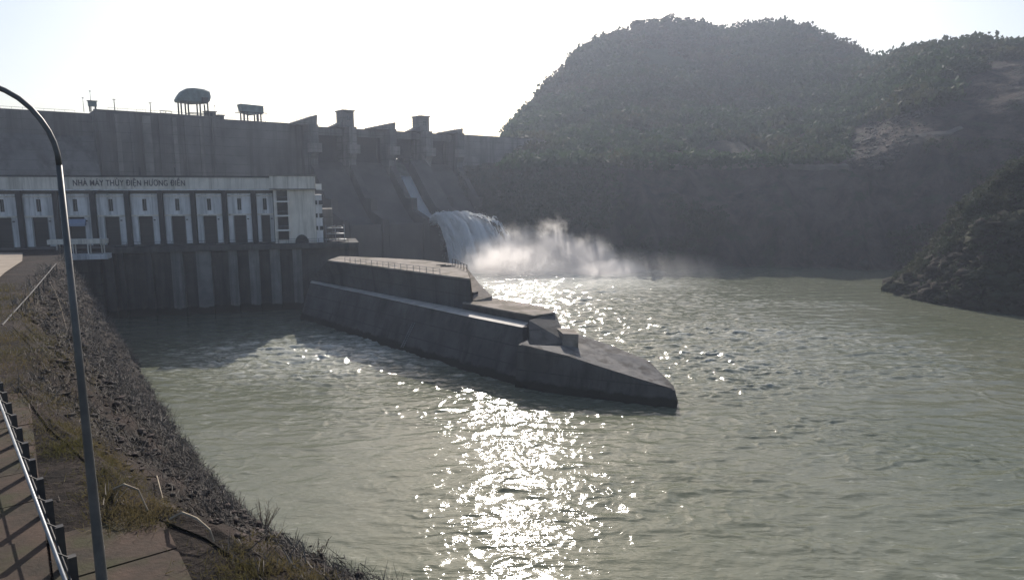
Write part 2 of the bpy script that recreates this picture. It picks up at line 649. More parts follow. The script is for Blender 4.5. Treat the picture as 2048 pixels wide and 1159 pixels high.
HILL = hill_mat()
tab = [
    (905, 283, (450, 286), (345, 292), (338, 296), (330, 330), (320, 360), (310, 400)),
    (940, 268, (450, 276), (345, 290), (338, 294), (322, 330), (310, 365), (300, 400)),
    (1000, 246, (440, 264), (338, 286), (332, 298), (300, 335), (288, 370), (277, 400)),
    (1050, 240, (440, 258), (334, 286), (326, 300), (285, 350), (255, 400), (228, 435)),
    (1100, 238, (440, 256), (332, 286), (324, 302), (265, 375), (212, 430), (168, 470)),
    (1150, 236, (440, 253), (331, 284), (323, 300), (250, 380), (175, 440), (112, 490)),
    (1200, 235, (440, 252), (330, 282), (322, 298), (235, 380), (150, 450), (85, 510)),
    (1270, 235, (440, 251), (330, 280), (321, 298), (230, 385), (130, 460), (56, 525)),
    (1340, 235, (440, 250), (329, 279), (320, 297), (230, 388), (130, 466), (48, 540)),
    (1400, 235, (440, 250), (329, 278), (320, 296), (230, 390), (130, 470), (54, 545)),
    (1450, 235, (440, 250), (329, 278), (320, 296), (232, 390), (132, 470), (60, 550)),
    (1510, 235, (440, 249), (329, 277), (320, 295), (230, 390), (130, 470), (53, 550)),
    (1560, 234, (440, 248), (328, 275), (319, 292), (230, 385), (135, 465), (51, 545)),
    (1620, 233, (440, 247), (327, 272), (318, 288), (230, 378), (140, 455), (63, 535)),
    (1690, 231, (440, 245), (324, 268), (315, 283), (238, 350), (158, 430), (97, 515)),
    (1745, 229, (440, 243), (312, 265), (292, 281), (222, 335), (165, 395), (128, 470)),
    (1800, 227, (440, 241), (292, 264), (252, 284), (200, 312), (150, 355), (114, 415)),
    (1850, 223, (430, 238), (282, 262), (232, 280), (182, 303), (132, 338), (98, 395)),
    (1950, 215, (420, 232), (282, 256), (222, 272), (172, 294), (127, 324), (90, 380)),
    (2048, 207, (410, 226), (282, 249), (222, 264), (172, 284), (127, 314), (92, 370)),
    (2200, 198, (405, 217), (275, 238), (215, 253), (165, 273), (120, 303), (86, 360)),
    (2450, 185, (400, 205), (270, 225), (210, 240), (160, 260), (115, 290), (82, 345)),
]
cols = []
for px, y1, *r in tab:
    c = []
    d = ray(px, 540)
    wl = Vector((d.x / d.y * y1, y1, 0))
    c.append(Vector((wl.x * .97, wl.y * .97, -3)))
    c.append(wl)
    for (py, Y) in r:
        c.append(Q(px, py, Y))
    top = c[-1]
    u = Vector((top.x, top.y, 0)).normalized()
    c.append(top + u * 60 + Vector((0, 0, -12)))
    c.append(top + u * 160 + Vector((0, 0, -70)))
    cols.append(c)
HG = terrain_grid(cols, 18, [4, 26, 26, 5, 26, 22, 22, 8, 6], 100, [.3, 2.2, 2.6, 1.0, 3.0, 2.4, 1.4, .8, 1, 1], 0.055, 4.0)
grid_obj('hills', HG, HILL)

# nearer wooded spur on the right bank
tab2 = [(1768, 579, 580, 4), (1800, 586, 556, 8), (1850, 600, 522, 12), (1900, 610, 478, 15), (1935, 616, 415, 18),
        (1985, 622, 372, 22), (2048, 630, 322, 26), (2150, 645, 280, 30), (2300, 668, 240, 34), (2450, 690, 215, 36)]
cols = []
for px, yw, yr, dd in tab2:
    wl = P(px, yw, 0)
    rg = Q(px, yr, wl.y + dd)
    d = Vector((0.25, 1, 0)).normalized()
    mid = wl.lerp(rg, .5) + Vector((0, 0, rg.z * .06))
    cols.append([wl + Vector((0, -2.0, -3)), wl, mid, rg, rg + d * 10 + Vector((0, 0, -2)), Vector((rg.x + 12, rg.y + 26, -3))])
SG = terrain_grid(cols, 22, [4, 34, 34, 10, 14], 300, [.4, 3.4, 3.8, 3.0, 2.2, 1], 0.22)
SPUR = mat('spur_rock', (0.055, 0.045, 0.038), (0.024, 0.022, 0.02), 0.25, 0.95, 1, 1.5, blotch=((0.05, 0.055, 0.035), 0.12), spec=0.1, bdist=0.6)
grid_obj('terrain', SG, SPUR)

# left bank running from below the camera to the powerhouse
top_line = [Vector(p) for p in [(6, -6, 21.3), (1.5, 4, 21.2), (-2.5, 9.5, 21), (-6.2, 12.6, 21), (-9.0, 14.2, 21), (-10.8, 16.2, 21), (-13.6, 18.8, 21), (-17.6, 23.0, 21), (-22, 30, 20.6), (-29, 38, 20),
                                (-38, 50, 19.2), (-50, 68, 18.2), (-62, 88, 17.3), (-75, 110, 16.3), (-91, 133, 15.5), (-95, 139, 15.4)]]
bot_line = [Vector(p) for p in [(22, 22, 0), (11, 30, 0), (1, 36.5, 0), (-7, 41.0, 0), (-12.7, 45, 0), (-17, 48, 0), (-21.2, 52, 0), (-25.8, 57, 0), (-31.5, 64, 0), (-37, 71, 0),
                                (-44, 81, 0), (-52, 92, 0), (-61, 105, 0), (-71, 119, 0), (-84, 134, 0), (-90, 141, 0)]]
cols = []
for a, b in zip(top_line, bot_line):
    out = (b - a)
    out.z = 0
    out.normalize()
    m1 = a.lerp(b, .33) + Vector((0, 0, .6))
    m2 = a.lerp(b, .68) + Vector((0, 0, .2))
    cols.append([b + out * 4 + Vector((0, 0, -3)), b, m2, m1, a + out * .6 + Vector((0, 0, -.1)), a])
BG = terrain_grid(cols, 26, [5, 60, 60, 50, 4], 500, [.2, .75, 1.0, .8, .12, 0.02], 0.4)
grid_obj('terrain', BG, BANK).name = 'river_bank'

# ------------------------------------------------------------------ paving on top of the left bank
land = [v.copy() for v in top_line]
outer = []
for v in land:
    outer.append(Vector((v.x - 60, v.y - 14, v.z)))
ver = [tuple(v + Vector((0, 0, -.03))) for v in land] + [tuple(v + Vector((0, 0, -.03))) for v in outer]
n = len(land)
# land slab (upper bank ground) is a plain sheet under the paving slabs
g = MB().add(ver, [(i, i + 1, n + i + 1, n + i) for i in range(n - 1)])
tag(g.build('ground', BANK), kind='structure')
# paving slabs: individual thick concrete squares laid in one revetment pattern
pv = MB()
ax = Vector((-0.60, 0.80, 0)).normalized()
nn = Vector((0.80, 0.60, 0))
o0 = Vector((-3.5, 3.0, 21.0))


def edge_x(y):
    for a, b in zip(land, land[1:]):
        if a.y <= y <= b.y:
            return a.x + (b.x - a.x) * (y - a.y) / (b.y - a.y)
    return land[0].x


for i in range(0, 17):
    for j in range(-6, 5):
        c = o0 + ax * (i * 2.05) + nn * (j * 2.05)
        pts = [c + ax * (a * 1.0) + nn * (b * 1.0) for a, b in ((-1, -1), (1, -1), (1, 1), (-1, 1))]
        if c.x > edge_x(c.y) - 1.15 or c.y < -8 or c.y > 27 + 2 * math.sin(c.x):
            continue
        t = RNG.uniform(0, .035)
        tl = RNG.uniform(-.012, .012)
        pv.prism([p + Vector((0, 0, -.2)) for p in pts], [p + Vector((0, 0, t + tl * k)) for k, p in enumerate(pts)])
tag(pv.build('path', PAVE), kind='structure')

# far road strip behind the top of the bank
rd = [(-44, 56, 18.9), (-60, 80, 17.8), (-74, 102, 16.8), (-90, 124, 15.9)]
g = MB()
vv = []
for x, y, z in rd:
    vv += [(x - 2, y + 1, z), (x - 20, y + 3, z)]
g.add(vv, [(0, 1, 3, 2), (2, 3, 5, 4), (4, 5, 7, 6)])
tag(g.build('road', ROADM), kind='structure')

# ------------------------------------------------------------------ dam
D0 = Vector((-147.0, 199.0, 0))
DA = Vector((141.4, 112.0, 0)).normalized()
DN = Vector((DA.y, -DA.x, 0))


def D(s, d, z):
    return Vector((D0.x + DA.x * s + DN.x * d, D0.y + DA.y * s + DN.y * d, z))


def proj(v):
    dep = v.y * cp - (v.z - CAMZ) * sp
    return 1024 + F * v.x / dep


def s_at(px, z=50, d=0):
    lo, hi = -60, 300
    for _ in range(50):
        m_ = (lo + hi) / 2
        if proj(D(m_, d, z)) < px:
            lo = m_
        else:
            hi = m_
    return lo


dam = empty('dam', D(90, 0, 0), 'long grey concrete gravity dam with stained face, closing the valley behind the powerhouse', 'dam')


def gravity(mb, s0, s1, ztop, off=0, thick=8, vert=6.5, slope=.72):
    """cross-section extruded along the axis"""
    zb = -2
    prof = [(-thick + 0, zb), (-thick, ztop), (off, ztop), (off, ztop - vert), (off + (ztop - vert - zb) * slope, zb)]
    mb.prism([D(s0, d, z) for d, z in prof], [D(s1, d, z) for d, z in prof])


sA, sB, sC = s_at(183), s_at(432), s_at(598)
P_PX = [606, 682, 761, 832, 895]
PS = [s_at(px) for px in P_PX]
SEND = s_at(1000) + 40
mb = MB()
gravity(mb, -60, sA - .01, 50.2)
mb.build('left_wing', CONC_DAM, dam)
mb = MB()
gravity(mb, sA, sB - .01, 51.2, off=4.5, vert=30, slope=.4)
mb.build('intake_block', CONC_DAM, dam)
mb = MB()
gravity(mb, sB, PS[0] - 1.7, 50.6, off=3.0, vert=26, slope=.5)
mb.build('intake_block', CONC_DAM, dam)
mb = MB()
gravity(mb, PS[4] + 1.6, SEND, 50.3, off=2.0, vert=22, slope=.5)
mb.build('right_wing', CONC_DAM_PALE, dam)
# vertical contraction-joint ribs and intake slots on the intake block
for k in range(9):
    s = sA + (sB - sA) * (k + .5) / 9
    mb = MB().box(D(s, 4.8, 36), (1.3 if k % 3 else 2.4, .7, 30 - 1 * (k % 2)), DA, DN)
    mb.build('buttress_rib', CONC_DAM_PALE if k % 2 else CONC_DAM, dam)
for k in range(5):
    s = sA + (sB - sA) * (.30 + .1 * k)
    MB().box(D(s, 4.55, 33), (1.1, .3, 3.0), DA, DN).build('drain_opening', DARKCOL, dam)
# road kerb and parapet on the crest
for s0, s1, zt, off in ((-60, sA - .3, 50.2, -.3), (sA + .1, sB - .2, 51.2, 4.2), (sB + .1, PS[0] - 2, 50.6, 2.7), (PS[4] + 2, SEND, 50.3, 1.7)):
    c = D((s0 + s1) / 2, off, zt + .25)
    MB().box(c, (s1 - s0, .35, .5), DA, DN).build('parapet', CONC_DAM, dam)
for s0, s1, zt, off in ((-40, sA - 4, 50.7, -.3), (sA + 4, sB - 8, 51.7, 4.2), (sB + 3, PS[0] - 4, 51.1, 2.7), (PS[4] + 4, SEND - 10, 50.8, 1.7)):
    k = int((s1 - s0) / 2.6)
    mb = MB()
    for i in range(k + 1):
        mb.tube([D(s0 + i * 2.6, off, zt), D(s0 + i * 2.6, off, zt + .65)], .035, 4)
    mb.tube([D(s0, off, zt + .65), D(s0 + k * 2.6, off, zt + .65)], .04, 4)
    mb.build('railing', METAL_DARK, dam)

# spillway: ogee, piers, gates, chutes (all part of the dam)
OG = [(-8, -2), (-8, 34), (-3, 37.3), (0, 38), (3, 37.4), (7, 34.5), (12, 29.5), (18, 23), (24, 17.6), (28, 15.2), (31, 14.5), (34, 15.3), (34.05, 12), (33, -2)]
for i in range(4):
    a, b = PS[i] + 1.55, PS[i + 1] - 1.55
    MB().prism([D(a, d, z) for d, z in OG], [D(b, d, z) for d, z in OG]).build('spillway_chute', CONC_SPILL, dam)
    # radial gate leaf (curved), raised in the open bay
    lift = 1.9 if i == 2 else -.15
    secs = []
    for k in range(9):
        t = math.radians(-28 + k * 7)
        secs.append((9 - 10.5 * math.cos(t), 43 + 10.5 * math.sin(t) + lift))
    g_ = MB()
    g_.sweep([[D(a, d, z), D(b, d, z), D(b, d - .4, z), D(a, d - .4, z)] for d, z in secs])
    gt = g_.build('spillway_gate', METAL_DARK, dam)
    # road bridge over the bay
    MB().box(D((a + b) / 2, -1.0, 49.7), (b - a, 8.5, 1.5), DA, DN).build('bridge_deck', CONC_DAM, dam)
    # machine beam at the front of the bay
    MB().box(D((a + b) / 2, 5.2, 48.6), (b - a, 1.2, 2.6), DA, DN).build('hoist_beam', CONC_DAM, dam)
for i, s in enumerate(PS):
    pm = MB()
    prof = [(-9, -2), (-9, 50.5), (10.5, 50.5), (10.5, 40.5), (9.2, 38.5), (9.2, 30), (9.2, -2)]
    pm.prism([D(s - 1.5, d, z) for d, z in prof], [D(s + 1.5, d, z) for d, z in prof])
    pier = pm.build('spillway_pier', CONC_DAM_PALE if i % 2 else CONC_DAM, dam)
    MB().box(D(s, 10.4, 42.3), (4.4, 2.6, 3.2), DA, DN).build('trunnion_block', CONC_DAM_PALE, pier)
    # sloping divide wall beside the chute
    dw = MB()
    pr = [(9.3, -2), (9.3, 36.5), (12, 34), (18, 27.5), (21, 24.2), (25.5, 24.2), (25.7, 19.8), (34.3, 17.0), (34.3, -2)]
    dw.prism([D(s - 1.2, d, z) for d, z in pr], [D(s + 1.2, d, z) for d, z in pr])
    dw.build('divide_wall', CONC_SPILL, dam)
    if i in (1, 3):
        tw = MB().box(D(s, 4, 53.4), (4.4, 6.0, 5.8), DA, DN).build('hoist_tower', CONC_DAM_PALE, dam)
        MB().box(D(s, 4, 56.6), (4.9, 7.0, .5), DA, DN).build('roof', CONC_DAM, tw)
        MB().box(D(s, 7.05, 53.8), (1.3, .12, 1.5), DA, DN).build('window', GLASS, tw)
        MB().prism([D(s - 6.0, d, 50.5) for d in (1, 7)] + [D(s - 2.3, d, 50.5) for d in (7, 1)],
                   [D(s - 5.8, d, 50.7) for d in (1, 7)] + [D(s - 2.3, d, 52.4) for d in (7, 1)]).build('stair_ramp', CONC_DAM, tw)
    else:
        L0 = 6.8 if i != 2 else 8.0
        hh = 54.0 if i == 0 else 53.2 if i == 2 else 52.6
        pr = [(s - L0, 50.4), (s - L0, 50.9), (s + 1.6, hh), (s + 2.0, hh), (s + 1.7, 50.4)]
        hd = MB().prism([D(q, 2, z) for q, z in pr], [D(q, 9, z) for q, z in pr]).build('sloping_hoist_deck', CONC_DAM_PALE, dam)
        rl = MB()
        for q in range(5):
            sq = s - L0 + 1 + q * (L0 + .5) / 4
            zz = 50.9 + (hh - 50.9) * (sq - (s - L0)) / (L0 + 1.6)
            rl.tube([D(sq, 8.6, zz), D(sq, 8.6, zz + .9)], .06, 4)
        rl.tube([D(s - L0 + 1, 8.6, 51.9), D(s + 1.5, 8.6, hh + .9)], .06, 4)
        rl.build('railing', METAL_DARK, hd)


rw = MB().prism([D(s_, d_, -2) for s_, d_ in ((-60, -9.3), (SEND - 42, -9.3), (SEND - 60, -90), (-60, -90))], [D(s_, d_, 46) for s_, d_ in ((-60, -9.3), (SEND - 42, -9.3), (SEND - 60, -90), (-60, -90))])
tag(rw.build('water', mat('reservoir_water', (0.05, 0.06, 0.045), None, 1, 0.1)), kind='structure')

# crest equipment -------------------------------------------------
def crest_pt(px, d=0, z=51.2):
    return D(s_at(px, z, d), d, z)


def gantry(px0, px1, ztop, zleg, d, name, label, cat, round_=True, zb=51.2):
    a, b = s_at(px0, ztop, d), s_at(px1, ztop, d)
    W = b - a
    e = empty(name, D((a + b) / 2, d, zb), label, cat)
    body = MB()
    if round_:
        ring = [(0.02, zleg + .2), (0.0, zleg + 1.0), (.06, zleg + 2.2), (.16, zleg + 3.7), (.30, ztop - .35), (.5, ztop), (.8, ztop - .15), (.97, ztop - .8), (1.0, zleg + 2.4), (.96, zleg + .9), (.9, zleg + .4), (.5, zleg - .1)]
        secs = []
        for t, k in ((-3.2, .8), (-2.6, .96), (0, 1), (2.6, .96), (3.2, .8)):
            zc = (ztop + zleg) / 2
            secs.append([D(a + W * (.5 + (u - .5) * k), d + t, zc + (z - zc) * k) for u, z in ring])
        body.sweep(secs)
        body.build('machine_housing', CRANE, e, smooth=False)
        MB().box(D(a + W * .78, d + 3.0, zleg + 1.0), (1.8, 1.6, 1.9), DA, DN).build('cabin', METAL_DARK, e)
    else:
        ring = [(.0, ztop), (1.0, ztop - .2), (1.0, zleg + .2), (.82, zleg), (.5, zleg - .5), (.2, zleg), (.06, zleg + .8)]
        body.prism([D(a + W * u, d - 2, z) for u, z in ring], [D(a + W * u, d + 2, z) for u, z in ring])
        body.build('machine_housing', CRANE, e)
    for u in ((.12, .32, .66, .88) if round_ else (.14, .28, .74, .86)):
        for dd in (-2.0, 2.0):
            MB().box(D(a + W * u, d + dd, (zb + zleg + .3) / 2), (.42, .42, zleg + .3 - zb), DA, DN).build('leg', METAL_DARK, e)
    br = MB()
    for dd in (-2.0, 2.0):
        br.tube([D(a + W * (.33 if round_ else -.1), d + dd, zb + 1.3 if round_ else zleg + .3), D(a + W * (.88 if round_ else 1.15), d + dd, zb + 1.3 if round_ else zleg + .3)], .14, 5)
    br.build('cross_beam', METAL_DARK, e)
    return e


gantry(348, 418, 60.6, 55.6, 1.5, 'gantry_crane', 'large gantry crane with rounded green-grey housing on tall legs, on the dam crest', 'crane')
gantry(477, 523, 56.9, 53.9, -1.0, 'gantry_crane', 'small box-shaped gantry crane with side arms, on the dam crest', 'crane', False, 50.6)
# kiosk with antenna, lamp poles, frame
c = crest_pt(186)
e = empty('watch_booth', c, 'small dark booth on two legs at the step of the dam crest', 'booth')
MB().box(c + Vector((0, 0, 2.4)), (2.2, 1.6, 1.5), DA, DN).build('cabin', CRANE, e)
for k in (-.75, .75):
    MB().box(c + DA * k + Vector((0, 0, .85)), (.35, 1.2, 1.7), DA, DN).build('leg', METAL_DARK, e)
MB().box(c + Vector((0, 0, 3.25)), (2.7, 2.0, .2), DA, DN).build('roof', METAL_DARK, e)
for px, h, lb in ((168, 4.2, 'thin mast left of the dark booth on the dam crest'), (183.5, 6.4, 'tallest thin mast, rising right behind the dark booth on the dam crest'),
                  (431, 4.6, 'thin mast just right of the large gantry crane on the dam crest')):
    c = crest_pt(px, 0, 51.0)
    o = MB().tube([c, c + Vector((0, 0, h * .6)), c + Vector((0, 0, h))], [.09, .07, .04], 5)
    o.box(c + Vector((0, 0, h)), (.35, .35, .25))
    tag(o.build('mast', METAL_DARK, origin=c), lb, 'mast', 'masts on the dam crest')
for px, h, lb in ((230, 3.9, 'taller dark lamp pole between the booth and the open frame on the dam crest'), (302, 3.6, 'shorter dark lamp pole beside the open frame on the dam crest')):
    c = crest_pt(px, 2, 51.2)
    e = empty('crest_lamp', c, lb, 'lamp pole', 'lamp poles on the dam crest')
    MB().tube([c, c + Vector((0, 0, h))], [.16, .1], 6).build('pole', METAL_DARK, e)
    MB().box(c + Vector((0, 0, h + .1)), (.8, .3, .2), DA, DN).build('lamp_head', METAL_DARK, e)
    MB().box(c + Vector((0, 0, .3)), (.7, .7, .6), DA, DN).build('base', CONC_DAM_PALE, e)
a, b = crest_pt(321, 2), crest_pt(343, 2)
fr = MB()
for p in (a, b, a.lerp(b, .5)):
    fr.tube([p, p + Vector((0, 0, 1.5))], .09, 5)
fr.tube([a + Vector((0, 0, 1.5)), b + Vector((0, 0, 1.5))], .09, 5)
fr.tube([a + Vector((0, 0, .8)), b + Vector((0, 0, .8))], .06, 5)
tag(fr.build('guard_frame', METAL_DARK, origin=a), 'low open metal frame left of the large gantry crane', 'frame')
for px0, px1, zt, lb in ((412, 431, 53.3, 'low stepped concrete hut right beneath the large gantry crane'), (436, 447, 52.3, 'lowest concrete hut on the crest, right of the stepped one')):
    a, b = s_at(px0, 52, 2), s_at(px1, 52, 2)
    zb = 51.2 if px0 < 430 else 50.6
    e = empty('crest_hut', D((a + b) / 2, 1, zb), lb, 'hut', 'huts on the dam crest')
    MB().box(D((a + b) / 2, 1, (zb + zt) / 2), (b - a, 3.5, zt - zb), DA, DN).build('wall', CONC_DAM, e)
    MB().box(D((a + b) / 2, 1, zt + .12), (b - a + .7, 4.2, .24), DA, DN).build('roof', CONC_DAM_PALE, e)
    MB().box(D((a + b) / 2, 2.8, zb + (zt - zb) * .5), (.8, .12, (zt - zb) * .7), DA, DN).build('door', DARKCOL, e)

# ------------------------------------------------------------------ powerhouse
h0 = Q(8, 500, 140)
h1 = Q(552, 500, 155)
h0.z = h1.z = 0
HA = (h1 - h0).normalized()
HN = Vector((HA.y, -HA.x, 0))


def H(s, d, z):
    return Vector((h0.x + HA.x * s + HN.x * d, h0.y + HA.y * s + HN.y * d, z))


def hs(px, z=20, d=0):
    lo, hi = -60, 120
    for _ in range(50):
        m_ = (lo + hi) / 2
        if proj(H(m_, d, z)) < px:
            lo = m_
        else:
            hi = m_
    return lo


ZD = 15.4
ZR = 30.6
ph = empty('powerhouse', H(25, -8, ZD), 'long pale hydropower building with nine bays, dark pillars and a lettered roof band', 'power station')
SE = hs(550)
S_L = -45
# rear hall body
MB().box(H((S_L + SE) / 2, -9.6, (ZD + 28.5) / 2), (SE - S_L, 18, 28.5 - ZD), HA, HN).build('hall', DARKCOL, ph)
MB().box(H((S_L + SE) / 2, -8.6, 29.1), (SE - S_L + .6, 19.4, 1.0), HA, HN).build('roof', CONC_DAM, ph)
band = MB().box(H((S_L + SE) / 2, 1.25, 28.95), (SE - S_L, .5, 2.5), HA, HN).build('roof_band', PLASTER, ph)
MB().box(H((S_L + SE) / 2, 1.2, 30.45), (SE - S_L, 1.1, .3), HA, HN).build('coping', DARKCOL, ph)
MB().box(H((S_L + SE) / 2, 1.3, 27.55), (SE - S_L, .8, .22), HA, HN).build('cornice', PLASTER_BLUE, ph)
MB().box(H((S_L + SE) / 2, .1, 27.1), (SE - S_L, .4, .7), HA, HN).build('shadow_strip', GLASS, ph)  # dark strip standing in for the shade below the roof band
edges_px = [-28, 47, 119, 192, 260, 326, 390, 452, 510, 549]
E = [hs(p) for p in edges_px]
E[0] = E[1] - (E[2] - E[1])
E = [E[0] - 7.2 * k for k in (4, 3, 2, 1)] + E
for i, s in enumerate(E[:-1]):
    MB().box(H(s, .75, (ZD + 27.4) / 2), (.95, 1.1, 27.4 - ZD), HA, HN).build('pillar', DARKCOL, ph)
for a, b in zip(E, E[1:]):
    w_ = b - a
    a2, b2 = a + .62, b - .62 if b < SE - 1 else b - .1
    m_ = (a2 + b2) / 2
    bw = b2 - a2
    dw = bw * .52          # door width
    zl = 22.0
    pn = MB()
    d0 = .25
    # upper wall with a real slit opening
    ww = .42
    pn.box(H((a2 + m_ - ww) / 2, d0, (zl + 26.7) / 2), (m_ - ww - a2, .5, 26.7 - zl), HA, HN)
    pn.box(H((b2 + m_ + ww) / 2, d0, (zl + 26.7) / 2), (b2 - m_ - ww, .5, 26.7 - zl), HA, HN)
    pn.box(H(m_, d0, (zl + 23.0) / 2), (ww * 2, .5, 1.0), HA, HN)
    pn.box(H(m_, d0, 26.15), (ww * 2, .5, 1.1), HA, HN)
    # jambs
    pn.box(H((a2 + m_ - dw / 2) / 2, d0, (ZD + zl) / 2), (m_ - dw / 2 - a2, .5, zl - ZD), HA, HN)
    pn.box(H((b2 + m_ + dw / 2) / 2, d0, (ZD + zl) / 2), (b2 - m_ - dw / 2, .5, zl - ZD), HA, HN)
    pn.build('bay_wall', PLASTER_BLUE, ph)
    MB().box(H(m_, .62, zl), (bw, .24, .35), HA, HN).build('string_course', PLASTER, ph)
    MB().box(H(m_, .62, 26.2), (bw, .24, .22), HA, HN).build('string_course', PLASTER, ph)
    MB().box(H(m_, .53, ZD + .12), (bw, .12, .24), HA, HN).build('plinth', CONC_DAM, ph)
    for sg in (-1, 1):
        MB().box(H(m_ + sg * (dw / 2 + .06), .53, (ZD + .24 + zl - .2) / 2), (.12, .1, zl - ZD - .5), HA, HN).build('door_frame', METAL, ph)
    kk = int(round((a + 100) * 10)) % 3
    if kk != 1:
        MB().tube([H(a + .62, .68, 26.0), H(a + .62, .68, ZD + .3)], .07, 5).build('downpipe', METAL, ph)
    if kk != 0:
        MB().box(H(m_ + dw * .5 + .45, .65, 21.0), (.35, .3, .22), HA, HN).build('wall_lamp', METAL_DARK, ph)
    if abs(proj(H(m_, .3, 20)) - 155) < 20:
        MB().prism([H(m_ - dw * .62, .52, 20.2), H(m_ + dw * .62, .52, 20.2), H(m_ + dw * .62, 1.7, 19.9), H(m_ - dw * .62, 1.7, 19.9)],
                   [H(m_ - dw * .62, .52, 21.4), H(m_ + dw * .62, .52, 21.4), H(m_ + dw * .62, 1.7, 20.5), H(m_ - dw * .62, 1.7, 20.5)]).build('awning', mat('blue_awning', (0.25, 0.30, 0.42), None, 1, .6), ph)
    wi = MB().box(H(m_, .05, 24.35), (ww * 2 - .04, .12, 2.6), HA, HN).build('window', GLASS, ph)
    MB().box(H(m_ - .02, .14, 24.35), (.07, .06, 2.6), HA, HN).build('frame', METAL, wi)
    MB().box(H(m_, -.05, (ZD + zl) / 2), (dw, .2, zl - ZD), HA, HN).build('door', DOORM, ph)
# lettering on the roof band
fc = bpy.data.curves.new('sign_lettering', 'FONT')
fc.body = 'NHÀ MÁY THỦY ĐIỆN HƯƠNG ĐIỀN'
fc.align_x = 'CENTER'
fc.align_y = 'CENTER'
fc.size = 1.75
fc.extrude = .05
fc.offset = .02
fc.space_character = 1.08
fc.materials.append(SIGNINK)
fo = bpy.data.objects.new('sign_lettering', fc)
fo.parent = ph
sm = (hs(146, 29, 1.5) + hs(370, 29, 1.5)) / 2
wd = hs(370, 29, 1.5) - hs(146, 29, 1.5)
fo.location = H(sm, 1.58, 28.95) - ph.location
fo.rotation_euler = (math.pi / 2, 0, math.atan2(HA.y, HA.x))
COL.objects.link(fo)
bpy.context.view_layer.update()
kx = wd / max(fo.dimensions.x, 1)
lm = bpy.data.meshes.new_from_object(fo)
lo = bpy.data.objects.new('sign_text', lm)
lo.parent, lo.location, lo.rotation_euler, lo.scale = ph, fo.location, fo.rotation_euler, (kx, 1, 1)
COL.objects.link(lo)
bpy.data.objects.remove(fo)
lo.name = 'sign_lettering'

# control block at the right end of the hall
cb = empty('control_block', H(SE + 5, -3, ZD), 'cream stair and control block at the right end of the long hall', 'building')
S1, S2 = SE + .05, hs(632, 20, 2.6)
S3 = hs(645, 20, 1)
MB().box(H((S1 + S2) / 2, -2.2, (ZD + 27.6) / 2), (S2 - S1, 9, 27.6 - ZD), HA, HN).build('wall', PLASTER, cb)
MB().box(H((S1 + S2) / 2 - .2, -2.0, 29.1), (S2 - S1 + .8, 10.4, 3.0), HA, HN).build('parapet', PLASTER, cb)
MB().box(H((S1 + S2) / 2 - .2, -2.0, 30.75), (S2 - S1 + 1.2, 10.8, .25), HA, HN).build('coping', CONC_DAM_PALE, cb)
MB().box(H((S1 + S2) / 2 - .2, -2.0, 27.7), (S2 - S1 + 1.1, 10.7, .2), HA, HN).build('cornice', CONC_DAM_PALE, cb)
# recessed stair bay with landings
sb0, sb1 = hs(556, 20, 2.4), hs(577, 20, 2.4)
MB().box(H((sb0 + sb1) / 2, 2.35, 21.8), (sb1 - sb0, .12, 11.2), HA, HN).build('stair_glazing', GLASS, cb)
for z in (24.9, 21.7, 18.4):
    MB().box(H((sb0 + sb1) / 2, 2.8, z), (sb1 - sb0 + .8, .9, .3), HA, HN).build('landing', WHITEP, cb)
for z in (25.9, 22.7, 19.4):
    MB().tube([H(sb0, 3.15, z), H(sb1, 3.15, z)], .05, 4).build('railing', METAL, cb)
MB().box(H(sb1 + .25, 2.5, 22.5), (.4, .5, 10), HA, HN).build('pilaster', PLASTER, cb)
# dark low arch
ar = [(hs(590, 17, 2.4) + (hs(617, 17, 2.4) - hs(590, 17, 2.4)) * (.5 - .5 * math.cos(t)), ZD + 1.9 * math.sin(t) + .02) for t in [math.pi * k / 10 for k in range(11)]]
MB().prism([H(s, 2.32, z) for s, z in ar], [H(s, 2.42, z) for s, z in ar]).build('archway', DARKCOL, cb)
# right wing with three small windows
MB().box(H((S2 + S3) / 2 + .05, -3.0, (ZD + 26.4) / 2), (S3 - S2, 9, 26.4 - ZD), HA, HN).build('side_wing', PLASTER_BLUE, cb)
for z in (24.6, 21.6, 18.7):
    for k in (-.55, .55):
        wv = MB().box(H((S2 + S3) / 2 + k - .1, 1.53, z), (.75, .1, .95), HA, HN).build('window', GLASS, cb)
        MB().box(H((S2 + S3) / 2 + k - .1, 1.56, z - .55), (.95, .2, .12), HA, HN).build('sill', WHITEP, wv)
MB().box(H((S2 + S3) / 2 + .2, 1.0, 28.2), (1.3, 1.2, 1.35), HA, HN).build('roof_tank', WHITEP, cb)
MB().box(H((S2 + S3) / 2 + .2, 0, 27.4), (2.6, 4, .22), HA, HN).build('roof', CONC_DAM_PALE, cb)
s4 = hs(665, 20, -2)
MB().box(H((S3 + s4) / 2 + .1, -6.5, (ZD + 23) / 2), (s4 - S3, 7, 23 - ZD), HA, HN).build('annex', CONC_DAM_PALE, cb)

